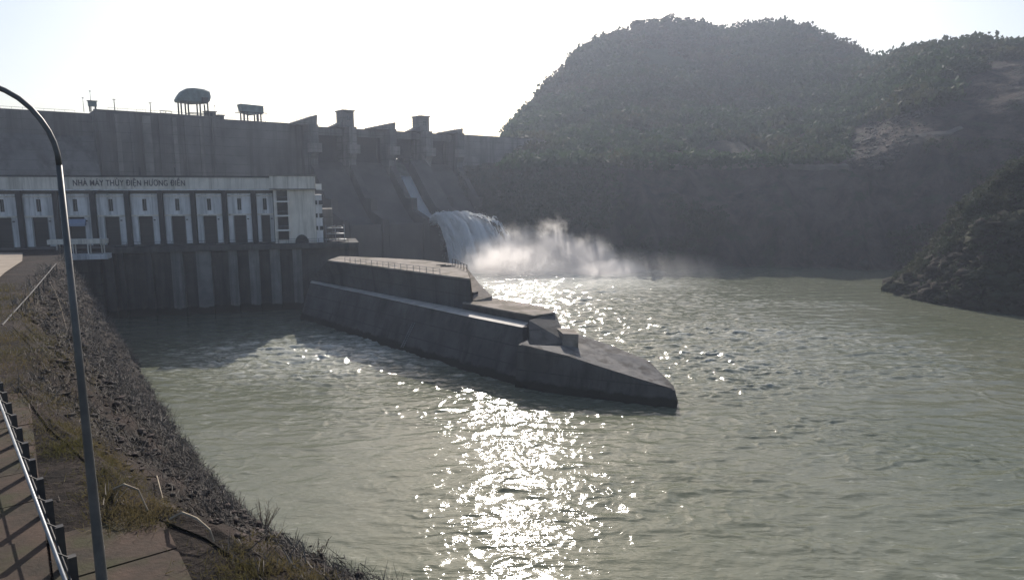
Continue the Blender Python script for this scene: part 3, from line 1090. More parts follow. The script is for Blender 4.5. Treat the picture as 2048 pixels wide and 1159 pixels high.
# deck and tailrace wall
SR = hs(716, ZD, 1.5)
dk = empty('tailrace_deck', H(30, 3, ZD), 'dark concrete tailrace deck with outlet piers under the long hall', 'tailrace')
MB().box(H((hs(209, ZD, 4) + SR) / 2, -2.5, ZD - .62), (SR - hs(209, ZD, 4), 13.4, 1.2), HA, HN).build('deck_slab', CONC_TAIL, dk)
sT0, sT1 = hs(206, 8, 3), hs(640, 8, 3)
MB().box(H((sT0 + SR) / 2, -3.5, 6.0), (SR - sT0, 11, 16.4), HA, HN).build('wall', CONC_TAIL, dk)
for px, wpx in ((222, 16), (245, 12), (300, 14), (357, 24), (410, 30), (468, 18), (510, 20), (552, 20), (596, 18)):
    a, b = hs(px - wpx / 2, 8, 3.3), hs(px + wpx / 2, 8, 3.3)
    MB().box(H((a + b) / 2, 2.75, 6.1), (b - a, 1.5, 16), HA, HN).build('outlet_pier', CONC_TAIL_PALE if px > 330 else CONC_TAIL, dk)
MB().box(H((sT0 + sT1) / 2, 2.3, 13.2), (sT1 - sT0, .6, 1.2), HA, HN).build('lintel', CONC_TAIL, dk)
rl = MB()
q = sT0 + 1
while q < SR - 1:
    rl.tube([H(q, 3.9, ZD), H(q, 3.9, ZD + 1.05)], .045, 4)
    q += 2.2
for z in (.55, 1.05):
    rl.tube([H(sT0 + 1, 3.9, ZD + z), H(q - 2.2, 3.9, ZD + z)], .035, 4)
rl.build('railing', METAL_DARK, dk)
# left wing wall between the bank and the tailrace
ww_ = MB()
ww_.prism([H(hs(150, 12, 2), 2, -2), H(sT0 - .05, 3.6, -2), H(sT0 - .05, -6, -2), H(-50, -6, -2), H(-50, 2, -2)],
          [H(hs(150, 12, 2), 2, ZD - .9), H(sT0 - .05, 3.6, ZD - .9), H(sT0 - .05, -6, ZD - .9), H(-50, -6, ZD - .9), H(-50, 2, ZD - .9)])
tag(ww_.build('wing_wall', CONC_WALL, origin=H(sT0, 2, 0)), 'brownish concrete wing wall between the rubble bank and the tailrace', 'wall')
# small shelter / platform in front of the left bays
a, b = H(hs(98, 17, 7), 7, 0), H(hs(214, 17, 7), 7, 0)
e = empty('gate_platform', a.lerp(b, .5) + Vector((0, 0, ZD - .9)), 'pale horizontal beam platform on slim posts before the left bays', 'platform')
MB().box(a.lerp(b, .5) + Vector((0, 0, 17.05)), ((b - a).length, 2.2, .95), HA, HN).build('beam', PLASTER, e)
MB().box(a.lerp(b, .62) + Vector((0, 0, 13.9)), ((b - a).length * .8, 3.2, 1.0), HA, HN).build('platform_slab', PLASTER_BLUE, e)
for k in (.15, .42, .68, .92):
    for dd in (-.8, .8):
        MB().tube([a.lerp(b, k) + HN * dd + Vector((0, 0, 14.4)), a.lerp(b, k) + HN * dd + Vector((0, 0, 16.6))], .13, 6).build('post', PLASTER, e)
# stored equipment pile on the right end of the deck
e = empty('equipment_rack', H(hs(668, ZD, 0), 0, ZD), 'cluttered metal rack of pipes on the deck right of the cream block', 'rack')
s5 = hs(652, ZD, 0)
for lv in range(3):
    MB().box(H(s5 + 2.2, 0, ZD + .5 + lv * 1.35), (5.0 - lv * .6, 2.4, .14), HA, HN).build('shelf', METAL, e)
for q in (0.1, 2.2, 4.3):
    for dd in (-1, 1):
        MB().tube([H(s5 + q, dd, ZD), H(s5 + q, dd, ZD + 3.9)], .07, 5).build('post', METAL, e)
for k in range(12):
    z = ZD + .7 + (k % 3) * 1.35
    s_ = s5 + RNG.uniform(.3, 2.0)
    MB().tube([H(s_, RNG.uniform(-.9, .9), z), H(s_ + RNG.uniform(1.4, 2.3), RNG.uniform(-.9, .9), z + RNG.uniform(0, .3))], RNG.uniform(.07, .16), 6).build('pipe', METAL if k % 2 else STICK, e)

# ------------------------------------------------------------------ river training wall (stepped pier)
tw = empty('training_wall', P(900, 660, 0), 'stepped concrete training wall pointing like a ship bow into the river', 'training wall')
nt_ = [(620, 565), (740, 590), (835, 611), (950, 636), (1045, 655)]
nb_ = [(600, 636), (715, 672), (822, 706), (950, 746), (1045, 772)]
nearT = [P(x, y, 7.6) for x, y in nt_]
nearB = []
for (x, y), t in zip(nb_, nearT):
    b = P(x, y, 0)
    nearB.append(b + (b - t) * .25)
farT = [P(1110, 624, 7.6 + 1.4), P(1081, 611, 9), P(930, 530, 13), P(760, 515, 13), P(690, 511, 13), P(640, 511, 13)]
for v in farT:
    v.z = 7.6
farB = [Vector((v.x, v.y, -2)) for v in farT]
farB[0] = farB[0] + Vector((.5, -.5, 0))
MB().prism(nearB + farB, nearT + farT).build('lower_wall', CONC_WALL, tw)
# pale ledge surface
led = nearT + [P(1058, 645, 7.6), P(940, 621, 7.6), P(790, 592, 7.6), P(625, 560, 7.6)]
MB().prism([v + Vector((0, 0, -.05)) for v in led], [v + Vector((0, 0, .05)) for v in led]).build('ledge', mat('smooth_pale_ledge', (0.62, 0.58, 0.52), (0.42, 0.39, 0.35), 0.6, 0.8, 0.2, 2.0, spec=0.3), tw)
t1T = [P(655, 520, 13), P(740, 530.5, 13), P(850, 545, 13), P(940, 557, 13), P(930, 530, 13), P(850, 520, 13), P(760, 515, 13), P(680, 512, 13)]
t1B = [P(618, 560, 7.6), P(740, 583, 7.6), P(850, 604, 7.6), P(943, 621.5, 7.6)] + [Vector((v.x, v.y, 7.55)) for v in t1T[4:]]
MB().prism(t1B, [v + Vector((0, 0, -.25)) for v in t1T]).build('upper_wall', CONC_WALL, tw)
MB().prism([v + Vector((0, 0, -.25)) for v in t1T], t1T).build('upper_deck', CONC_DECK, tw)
t2T = [P(925, 604.5, 9), P(1000, 618, 9), P(1068, 630.5, 9), P(1110, 624, 9), P(1081, 611, 9), P(1030, 603, 9), P(950, 590, 9)]
t2B = [P(925, 618, 7.6), P(1000, 633.5, 7.6), P(1060, 645.5, 7.6)] + [Vector((v.x, v.y, 7.62)) for v in t2T[3:]]
MB().prism(t2B, [v + Vector((0, 0, -.2)) for v in t2T]).build('middle_wall', CONC_WALL, tw)
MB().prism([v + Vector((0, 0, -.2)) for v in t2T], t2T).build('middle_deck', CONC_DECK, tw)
# stepped shoulder from upper to middle deck
r_top = [P(941, 557.5, 12.6), P(931, 532, 12.8), P(958, 566, 11.0), P(984, 592, 9.6), P(962, 598, 9.3), P(946, 601, 9.1)]
MB().prism([Vector((v.x, v.y, 8.8)) for v in r_top], r_top).build('sloping_shoulder', CONC_DECK, tw)
MB().box(P(948, 598, 9) + Vector((0, .6, .5)), (.8, 1.2, 1.4), (.74, -.67, 0)).build('access_hatch', CONC_WALL, tw)
# end face slope under middle deck
ef = MB()
ea = [P(1058, 640, 8.6), P(1110, 624, 8.8), P(1134, 683, 6.0), P(1060, 692, 5.8)]
eb = [Vector((v.x - 3, v.y + 4, -1)) for v in ea[:2]] + [Vector((v.x, v.y, -1)) for v in ea[2:]]
ef.prism(eb, ea)
ef.build('end_slope', CONC_WALL, tw)
sbk = [P(1112, 655, 7.3), P(1126, 667, 7.3), P(1157, 668, 7.3), P(1148, 658, 7.3)]
MB().prism([Vector((v.x, v.y, 4)) for v in sbk], sbk).build('step_block', CONC_DECK, tw)
# descending apron to the tip
aT = [P(1036, 689, 6.0), P(1130, 712, 5.1), P(1200, 735, 4.1), P(1280, 760, 3.0), P(1351, 781, 2.1), P(1347, 771, 2.4), P(1298, 722, 4.0), P(1225, 692, 5.0), P(1155, 668, 6.0), P(1090, 655, 6.2)]
aB = [P(1028, 774, 0), P(1120, 789, 0), P(1200, 800, 0), P(1280, 810, 0), P(1358, 816, 0), P(1364, 800, 0)] + [Vector((v.x + 1.0, v.y + .6, 0)) for v in aT[6:]]
aB = [v + Vector((0, 0, -1.8)) for v in aB]
am = MB()
nA = len(aT)
cen = P(1190, 700, 5.0)
am.add(list(aB) + list(aT) + [cen], [(i, (i + 1) % nA, nA + (i + 1) % nA, nA + i) for i in range(nA)] + [(nA + i, nA + (i + 1) % nA, 2 * nA) for i in range(nA)])
am.build('apron', CONC_WALL, tw)
aTt = [v + Vector((0, 0, .06)) for v in aT]
cb_ = [v.lerp(cen, .035) + Vector((0, 0, .04)) for v in aTt]
am2 = MB()
am2.add(cb_ + [cen + Vector((0, 0, .1))], [(i, (i + 1) % nA, nA) for i in range(nA)])
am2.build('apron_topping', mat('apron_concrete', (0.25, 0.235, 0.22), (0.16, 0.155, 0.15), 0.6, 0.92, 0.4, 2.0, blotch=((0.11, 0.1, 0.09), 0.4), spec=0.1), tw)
# railing on the upper deck
rl = MB()
A_, B_ = P(690, 524.5, 13), P(880, 549.5, 13)
for k in range(17):
    p = A_.lerp(B_, k / 16)
    rl.tube([p, p + Vector((0, 0, 1.1))], .05, 4)
for z in (.6, 1.1):
    rl.tube([A_ + Vector((0, 0, z)), B_ + Vector((0, 0, z))], .03, 4)
rl.build('railing', METAL, tw)
rl = MB()
A_, B_ = P(905, 528.5, 13), P(934, 542, 13)
for k in range(6):
    p = A_.lerp(B_, k / 5)
    rl.tube([p, p + Vector((0, 0, 1.2))], .07, 4)
rl.tube([A_ + Vector((0, 0, 1.1)), B_ + Vector((0, 0, 1.1))], .05, 4)
rl.build('railing', METAL_DARK, tw)
# ladder on the wall face
la, lb = P(835, 640, 0), None
A_ = nearT[2].lerp(nearB[2], .25)
A_ = nearT[2].lerp(nearB[2], .28) + Vector((-.2, -.3, 0))
B_ = nearT[1].lerp(nearT[2], .86).lerp(nearB[1].lerp(nearB[2], .86), .74) + Vector((-.2, -.3, 0))
ld = MB()
for k in (-.22, .22):
    ld.tube([A_ + Vector((k, 0, 0)), B_ + Vector((k, 0, 0))], .05, 4)
for i in range(14):
    p = A_.lerp(B_, (i + .5) / 14)
    ld.tube([p - Vector((.22, 0, 0)), p + Vector((.22, 0, 0))], .035, 4)
tag(ld.build('ladder', METAL, origin=B_), 'slim pale metal ladder slanting down the dark training wall', 'ladder')
# timber pile on the deck
c = P(893, 533, 13)
e = empty('timber_pile', c, 'small dark heap of timber on the upper deck of the training wall', 'timber pile')
for k in range(9):
    o_ = Vector((RNG.uniform(-1.2, 1.2), RNG.uniform(-.6, .6), .12 + .1 * (k // 3)))
    an = RNG.uniform(-.5, .5)
    MB().box(c + o_, (1.8, .16, .12), (math.cos(an), math.sin(an), 0)).build('plank', DEBRIS, e)

# ------------------------------------------------------------------ spilling water
sP, sQ = PS[2] + 1.3, PS[2] + 7.6
WATER_W = mat('white_spill_water', (0.97, 0.97, 0.97), (0.90, 0.91, 0.92), 0.8, 0.7, 0.25, 3.0, stretch=(1, 1, .2), transl=0.68, spec=0.4, contrast=(.4, .62), bdist=.3)
OGc = [(10, 32.4), (12, 30.4), (18, 23.7), (24, 18.4), (28, 16.1), (31, 15.5), (34.2, 16.3)]
nu = 90
pts = []
for i in range(len(OGc) - 1):
    for q in range(10):
        t = q / 10
        pts.append((OGc[i][0] * (1 - t) + OGc[i + 1][0] * t, OGc[i][1] * (1 - t) + OGc[i + 1][1] * t))
g0 = np.array(pts)
vx, vz = 10.3, 5.2
jet = []
tt = 0
while True:
    d = 34.2 + vx * tt
    z = 16.3 + vz * tt - 4.9 * tt * tt
    jet.append((d, z))
    if z < -.5:
        break
    tt += .035
allp = np.array(pts + jet)
nsec = len(allp)


def sheet(name, offz, seed, amp, label, m, tear=0.0, th=.35, jfrom=0, spread=1.0, vmul=1.0):
    prof = allp.copy()
    k0 = len(pts)
    prof[k0:, 0] = 34.2 + (prof[k0:, 0] - 34.2) * vmul
    prof = prof[jfrom:]
    n_ = len(prof)
    S = np.linspace(sP, sQ, nu)[None, :] + 0 * prof[:, :1]
    Dd = prof[:, :1] + 0 * S
    Zz = prof[:, 1:2] + offz + 0 * S
    air = np.clip((np.arange(n_) + jfrom - k0) / 25.0, 0, 1.6)[:, None]
    mid = (sP + sQ) / 2
    uu = (S - sP) / (sQ - sP)
    S = S + uu ** 1.2 * 7.5 * air * spread
    # unequal launch along the lip
    u = np.linspace(-1, 1, nu)[None, :]
    fw = np.clip(prof[:, :1] - 34.2, 0, 99)
    Dd = Dd - fw * .38 * (1 - uu) ** 1.3 + air * (1.2 * fbm(u * 4, 0 * u, 0, seed, 3))
    Zz = Zz + air * 1.2 * np.sin(uu * 3.0)
    Zz = Zz + amp * (.25 + air) * fbm(S * 1.6, Dd * .12, 0, seed + 3, 4)
    Dd = Dd + amp * air * fbm(S * 1.6, Zz * .12, 0, seed + 6, 4)
    X = D0.x + DA.x * S + DN.x * Dd
    Y = D0.y + DA.y * S + DN.y * Dd
    V = np.stack([X, Y, Zz], -1).reshape(-1, 3)
    fq = gridfaces(n_, nu)
    if tear:
        c = V[fq].mean(1)
        ai = np.repeat(air[:-1, 0], nu - 1)
        keep = (vnoise((c[:, 0] * DA.x + c[:, 1] * DA.y) * 2.2, c[:, 2] * .3, 0, seed + 20) + .5 * vnoise((c[:, 0] * DA.x + c[:, 1] * DA.y) * 5, c[:, 2] * .8, 0, seed + 21)) > (-1.0 + ai * tear)
        fq = fq[keep]
    o = fast_mesh(name, V, fq, m, smooth=True)
    sm_ = o.modifiers.new('thick', 'SOLIDIFY')
    sm_.thickness = th
    sm_.offset = 0
    return o


# thick right-hand chute wall between the lane and the fourth pier
pr = [(8.9, -2), (8.9, 39), (12, 36.8), (20, 28.5), (28, 20.8), (34.4, 18.6), (34.4, -2)]
MB().prism([D(sQ + .1, d, z) for d, z in pr], [D(PS[3] - 1.25, d, z) for d, z in pr]).build('chute_wall', CONC_SPILL, dam)
wr = empty('spillway_water', D((sP + sQ) / 2, 20, 20), None)
tag(wr, 'white water rushing down the open chute and arching off its lip', 'water jet', None, 'stuff')
DARKW = mat('smooth_green_water', (0.10, 0.105, 0.08), (0.16, 0.165, 0.14), 0.6, 0.15, 0.3, 1.5, spec=0.5)
up = MB().sweep([[D(PS[2] + 1.56, d, z), D(sQ, d, z), D(sQ, d, z - .5), D(PS[2] + 1.56, d, z - .5)] for d, z in [(-7.5, 41.6), (-3, 40.6), (0, 39.5), (3, 38.4), (7, 35.3), (11, 31.4)]]).build('sheet', DARKW)
up.location = -wr.location
up.parent = wr
for i, a in enumerate(((0, 1, .22, 0.0, .3, 0, 1.0, 1.0), (.5, 60, .45, .75, .06, len(pts) - 2, 1.2, 1.05), (-.9, 90, .5, .6, .08, len(pts) - 2, 1.1, .94), (-2.2, 120, .6, .7, .08, len(pts) + 1, 1.0, .88), (.9, 150, .6, .95, .05, len(pts) + 4, 1.25, 1.1))):
    o = sheet('sheet', a[0], a[1], a[2], None, WATER_W, a[3], a[4], a[5], a[6], a[7])
    o.location = -wr.location
    o.parent = wr
# droplets thrown off the jet
nd = 16000
ti = NR.randint(len(pts), nsec, nd)
base = allp[ti]
S = NR.uniform(sP - .3, sQ + .3, nd)
airn = (ti - len(pts)) / 25.0
mid = (sP + sQ) / 2
uu = np.clip((S - sP) / (sQ - sP), 0, 1)
S = S + uu ** 1.2 * 8.2 * airn
Dd = base[:, 0] - (base[:, 0] - 34.2) * .38 * (1 - uu) ** 1.3 + NR.normal(0, .35 + .9 * airn)
Zz = base[:, 1] + NR.normal(0, .3 + .7 * airn) - .4
C_ = np.stack([D0.x + DA.x * S + DN.x * Dd, D0.y + DA.y * S + DN.y * Dd, Zz], 1)
sz = NR.uniform(.04, .13, nd)[:, None]
tet = np.array([(1, 0, -.5), (-.6, .8, -.4), (-.5, -.8, -.5), (0, 0, 1.2)])
rot = NR.normal(size=(nd, 3))
V = (C_[:, None, :] + tet[None] * sz[:, None, :] + rot[:, None, :] * sz[:, None, :] * .3).reshape(-1, 3)
i4 = np.arange(nd)[:, None] * 4
fq = np.concatenate([i4 + np.array([[0, 1, 3]]), i4 + np.array([[1, 2, 3]]), i4 + np.array([[2, 0, 3]]), i4 + np.array([[0, 2, 1]])])
o = fast_mesh('droplets', V, fq, WATER_W)
o.location = -wr.location
o.parent = wr


# spray clouds as real volumes
def spray(name, lo, hi, dens, blobs, mist, mdens, scale, label, aniso=.5, thr=(.40, .56), step=None):
    c = [(a + b) / 2 for a, b in zip(lo, hi)]
    m = bpy.data.materials.new(name + '_volume')
    m.use_nodes = True
    N, L = m.node_tree.nodes, m.node_tree.links
    N.remove(N['Principled BSDF'])
    v = N.new('ShaderNodeVolumePrincipled')
    v.inputs['Color'].default_value = (1.0, .97, .95, 1)
    v.inputs['Anisotropy'].default_value = aniso
    geo = N.new('ShaderNodeNewGeometry')
    pos = geo.outputs['Position']
    n1 = N.new('ShaderNodeTexNoise')
    n1.inputs['Scale'].default_value = scale
    n1.inputs['Detail'].default_value = 7
    n1.inputs['Roughness'].default_value = .66
    n1.inputs['Distortion'].default_value = .9
    mpz = N.new('ShaderNodeMapping')
    mpz.inputs['Rotation'].default_value = (0, math.radians(25), 0)
    mpz.inputs['Scale'].default_value = (1, 1, 1)
    L.new(pos, mpz.inputs['Vector'])
    L.new(mpz.outputs[0], n1.inputs['Vector'])
    def blobmax(bl):
        tot = None
        for (bc, br) in bl:
            sub = N.new('ShaderNodeVectorMath')
            sub.operation = 'SUBTRACT'
            L.new(pos, sub.inputs[0])
            sub.inputs[1].default_value = bc
            dv = N.new('ShaderNodeVectorMath')
            dv.operation = 'DIVIDE'
            L.new(sub.outputs[0], dv.inputs[0])
            dv.inputs[1].default_value = br
            ln = N.new('ShaderNodeVectorMath')
            ln.operation = 'LENGTH'
            L.new(dv.outputs[0], ln.inputs[0])
            r = N.new('ShaderNodeMapRange')
            r.inputs['From Min'].default_value = 1.0
            r.inputs['From Max'].default_value = 0.0
            L.new(ln.outputs['Value'], r.inputs['Value'])
            if tot is None:
                tot = r.outputs[0]
            else:
                mx = N.new('ShaderNodeMath')
                mx.operation = 'MAXIMUM'
                L.new(tot, mx.inputs[0])
                L.new(r.outputs[0], mx.inputs[1])
                tot = mx.outputs[0]
        return tot
    tot = blobmax(blobs)
    ad = N.new('ShaderNodeMath')
    ad.operation = 'MULTIPLY_ADD'
    L.new(tot, ad.inputs[0])
    ad.inputs[1].default_value = .62
    L.new(n1.outputs['Fac'], ad.inputs[2])
    mr = N.new('ShaderNodeMapRange')
    mr.inputs['From Min'].default_value = thr[0] + .18
    mr.inputs['From Max'].default_value = thr[1] + .55
    L.new(ad.outputs[0], mr.inputs['Value'])
    # vanish at the edge of the blobs
    ed = N.new('ShaderNodeMapRange')
    ed.inputs['From Max'].default_value = .5
    L.new(tot, ed.inputs['Value'])
    mu = N.new('ShaderNodeMath')
    mu.operation = 'MULTIPLY'
    L.new(mr.outputs[0], mu.inputs[0])
    L.new(ed.outputs[0], mu.inputs[1])
    mu2 = N.new('ShaderNodeMath')
    mu2.operation = 'MULTIPLY'
    L.new(mu.outputs[0], mu2.inputs[0])
    mu2.inputs[1].default_value = dens
    mt = N.new('ShaderNodeMath')
    mt.operation = 'MULTIPLY'
    L.new(blobmax(mist), mt.inputs[0])
    L.new(n1.outputs['Fac'], mt.inputs[1])
    ma = N.new('ShaderNodeMath')
    ma.operation = 'MULTIPLY_ADD'
    L.new(mt.outputs[0], ma.inputs[0])
    ma.inputs[1].default_value = mdens
    L.new(mu2.outputs[0], ma.inputs[2])
    L.new(ma.outputs[0], v.inputs['Density'])
    L.new(v.outputs[0], N['Material Output'].inputs['Volume'])
    o = MB().box(c, [b - a for a, b in zip(lo, hi)]).build(name, m, origin=c)
    tag(o, label, 'spray', None, 'stuff')
    return o


spray('spray', (-28, 185, .3), (130, 268, 25), 0.5,
      [((-15, 248, 0), (12, 13, 9)), ((-7, 243, 1), (15, 15, 13)), ((3, 238, 0), (18, 16, 18)), ((15, 234, 0), (14, 14, 20)), ((23, 230, 0), (20, 20, 14)), ((0, 224, -1), (24, 24, 13)), ((28, 224, -1), (22, 24, 8))],
      [((6, 226, 0), (30, 34, 14)), ((36, 228, 0), (44, 34, 8))], .075,
      .17, 'bright white cloud of spray boiling up where the jet hits the river')



# ------------------------------------------------------------------ vegetation
def leafcloud(centers, radii, n_each, leaf, seed, zf=.75):
    """returns V,F of leaf quads spread through ellipsoids with uneven outline"""
    rng = np.random.RandomState(seed)
    centers = np.asarray(centers)
    radii = np.asarray(radii)
    idx = np.repeat(np.arange(len(centers)), n_each)
    d = rng.normal(size=(len(idx), 3))
    d /= np.linalg.norm(d, axis=1)[:, None]
    rr = rng.uniform(.45, 1.08, len(idx))[:, None]
    c = centers[idx] + d * rr * radii[idx][:, None] * np.array([1, 1, zf])
    s = leaf * rng.uniform(.5, 1.3, len(idx))[:, None] * (radii[idx][:, None] / radii.mean()) ** .5
    a = rng.normal(size=(len(idx), 3))
    a /= np.linalg.norm(a, axis=1)[:, None]
    b = np.cross(a, rng.normal(size=(len(idx), 3)))
    b /= np.linalg.norm(b, axis=1)[:, None]
    V = np.stack([c - a * s - b * s * .6, c + a * s - b * s * .6, c + a * s * .7 + b * s * .6, c - a * s * .7 + b * s * .7], 1).reshape(-1, 3)
    Fq = np.arange(len(V)).reshape(-1, 4)
    return V, Fq


def on_grid(G, i, j):
    return G[i, j]


nrH, ncH, _ = HG.shape
rng = np.random.RandomState(3)
# hill forest (rows above the bench)
r0, r1 = 4 + 26 + 24, 4 + 26 + 26 + 5 + 26 + 22 + 22 + 14
cnt = 14500
ii = rng.randint(r0, r1, cnt)
jj = rng.randint(20, ncH - 2, cnt)
pc = HG[ii, jj]
rad = rng.uniform(1.6, 3.6, cnt) * (.7 + pc[:, 1] / 700)
keep = (fbm(pc[:, 0] * .02, pc[:, 1] * .02, pc[:, 2] * .02, 8, 3) > -.45) | (pc[:, 0] / pc[:, 1] < .1)
# keep the crowns on visible land right of the dam
pxs = 1024 + F * pc[:, 0] / (pc[:, 1] * cp)
keep &= pxs > 1010
pys = 579.5 - F * ((pc[:, 1] * sp + (pc[:, 2] - CAMZ) * cp) / (pc[:, 1] * cp - (pc[:, 2] - CAMZ) * sp))
wob = 60 * fbm(pc[:, 0] * .012, pc[:, 2] * .03, 0, 44, 3)
keep &= ~((pxs > 1690) & (pys + wob > 235 - .42 * (pxs - 1690)))
keep &= ~((pxs <= 1690) & (pys + wob > 245) & (rng.rand(cnt) < .3))
rad = rad * rng.choice([.6, 1.0, 1.35], cnt, p=[.45, .4, .15])
pc, rad = pc[keep], rad[keep]
pc = pc + np.array([0, 0, 1]) * rad[:, None] * .45
V, Fq = leafcloud(pc, rad, 34, .85, 5)
tag(fast_mesh('hill_forest', V, Fq, LEAF), 'dark green forest covering the hills beyond the dam', 'forest', None, 'stuff')
# shrubs on the cliff below the bench and near the dam abutment
cnt = 5200
ii = rng.randint(6, 58, cnt)
jj = (rng.rand(cnt) ** 1.3 * (ncH - 3)).astype(int)
pc = HG[ii, jj]
rad = rng.uniform(.7, 1.9, cnt)
keep = (fbm(pc[:, 0] * .04, pc[:, 1] * .04, pc[:, 2] * .04, 18, 3) + np.clip((40 - pc[:, 0]) / 60, -.15, .7) > .1) & (pc[:, 0] > -22) & (pc[:, 2] > 2)
pc, rad = pc[keep], rad[keep]
V, Fq = leafcloud(pc + np.array([0, 0, .4]), rad, 26, .42, 6)
tag(fast_mesh('cliff_scrub', V, Fq, LEAF_DARK), 'dull scrub growing on the cliff below the bench road', 'scrub', None, 'stuff')
# scrub on the spur
nrS, ncS, _ = SG.shape
cnt = 4200
ii = rng.randint(7, 4 + 34 + 34 + 16, cnt)
jj = rng.randint(3, ncS - 2, cnt)
pc = SG[ii, jj]
rad = rng.uniform(.35, 1.5, cnt)
keep = (fbm(pc[:, 0] * .1, pc[:, 1] * .1, pc[:, 2] * .1, 28, 3) + pc[:, 2] / 50 > -.3)
pc, rad = pc[keep], rad[keep]
V, Fq = leafcloud(pc + np.array([0, 0, .3]), rad, 30, .24, 7)
tag(fast_mesh('spur_scrub', V, Fq, LEAF_DARK), 'dark bushes covering the rocky spur at the right bank', 'scrub', None, 'stuff')


# rocks
def rocks(name, pc, size, m, seed):
    rng = np.random.RandomState(seed)
    bm = bmesh.new()
    bmesh.ops.create_icosphere(bm, subdivisions=1, radius=1)
    bv = np.array([v.co[:] for v in bm.verts])
    bf = np.array([[v.index for v in f.verts] for f in bm.faces])
    bm.free()
    n_ = len(pc)
    size = size * np.clip(np.hypot(pc[:, 0], pc[:, 1]) / 45, .45, 1)
    jit = rng.normal(0, .24, (n_, len(bv), 3))
    an = rng.uniform(0, 6.28, n_)
    sc_ = rng.uniform(.5, 1.3, (n_, 1, 3)) * size[:, None, None] * np.array([1.2, 1.2, .7])
    v = (bv[None] + jit) * sc_
    c, s = np.cos(an)[:, None], np.sin(an)[:, None]
    v = np.stack([v[..., 0] * c - v[..., 1] * s, v[..., 0] * s + v[..., 1] * c, v[..., 2]], -1) + pc[:, None]
    Fq = (bf[None] + (np.arange(n_) * len(bv))[:, None, None]).reshape(-1, 3)
    return fast_mesh(name, v.reshape(-1, 3), Fq, m)


nrB, ncB, _ = BG.shape
cnt = 12000
ii = rng.randint(4, nrB - 8, cnt)
jj = (rng.rand(cnt) * (ncB - 2)).astype(int)
pc = BG[ii, jj] + rng.normal(0, .25, (cnt, 3)) * np.array([1, 1, .1])
sz = .04 + .24 * rng.rand(cnt) ** 4
tag(rocks('rubble', pc, sz, ROCK, 3), 'rough grey-brown rubble covering the left river bank', 'rubble', None, 'stuff')
# pale loose rock on the slope between the two hills
hp = HG.reshape(-1, 3)
hpx = 1024 + F * hp[:, 0] / (hp[:, 1] * cp - (hp[:, 2] - CAMZ) * sp)
hpy = 579.5 - F * ((hp[:, 1] * sp + (hp[:, 2] - CAMZ) * cp) / (hp[:, 1] * cp - (hp[:, 2] - CAMZ) * sp))
dd_ = ((hpx - 1790) * .75 + (hpy - 262) * .66) ** 2 / 48 ** 2 + ((hpx - 1790) * .66 + (hpy - 262) * -.75 + 0) ** 2 / 95 ** 2
dd2 = (hpx - 1740) ** 2 / 60 ** 2 + (hpy - 312) ** 2 / 22 ** 2
cand = np.where((np.minimum(dd_, dd2) < 1) & (hp[:, 1] < 420))[0]
pick = cand[rng.randint(0, len(cand), 1500)]
pc = hp[pick] + rng.normal(0, .8, (1500, 3)) * np.array([1, 1, .2])
SCREE = mat('scree_rock', (0.12, 0.11, 0.10), (0.07, 0.062, 0.055), 0.1, 0.95, 0.5, 1.0)
tag(rocks('scree', pc, .25 + .8 * rng.rand(1500) ** 2, SCREE, 14), 'pale loose rock spilling down the gully between the two hills', 'scree', None, 'stuff')
def hill_hit(px, py):
    k = ((hpx - px) ** 2 + (hpy - py) ** 2 + (hp[:, 1] > 450) * 1e6 + (hp[:, 2] < 4) * 1e6).argmin()
    return Vector(hp[k])


TRACK = mat('dirt_track_earth', (0.15, 0.13, 0.11), (0.09, 0.08, 0.07), 0.15, 0.95)
for pl, wd_ in ([[(x_, 329 + 2 * math.sin(x_ * .02)) for x_ in range(1150, 1700, 30)], 1.6],
                [[(1812, 274), (1840, 276), (1868, 272), (1895, 266), (1922, 259)], .9],
                [[(1040, 284), (1080, 288), (1120, 291), (1160, 290), (1200, 292)], .9],
                [[(1640, 246), (1670, 242), (1700, 236)], .8]):
    q_ = [hill_hit(*p_) for p_ in pl]
    MB_ = MB().sweep([[v_ + Vector((0, -wd_ * 1.6, -.3)), v_ + Vector((0, wd_, .9)), v_ + Vector((0, wd_, -2.0)), v_ + Vector((0, -wd_ * 1.6, -2.0))] for v_ in q_])
    tag(MB_.build('road', TRACK), kind='structure')
# rubble on the spur foot
cnt = 2600
ii = rng.randint(3, 50, cnt)
jj = rng.randint(1, ncS - 2, cnt)
pc = SG[ii, jj]
tag(rocks('spur_rocks', pc, (.3 + 1.8 * rng.rand(cnt) ** 3), SPUR, 4), 'dark boulders on the rocky spur at the right bank', 'rocks', None, 'stuff')


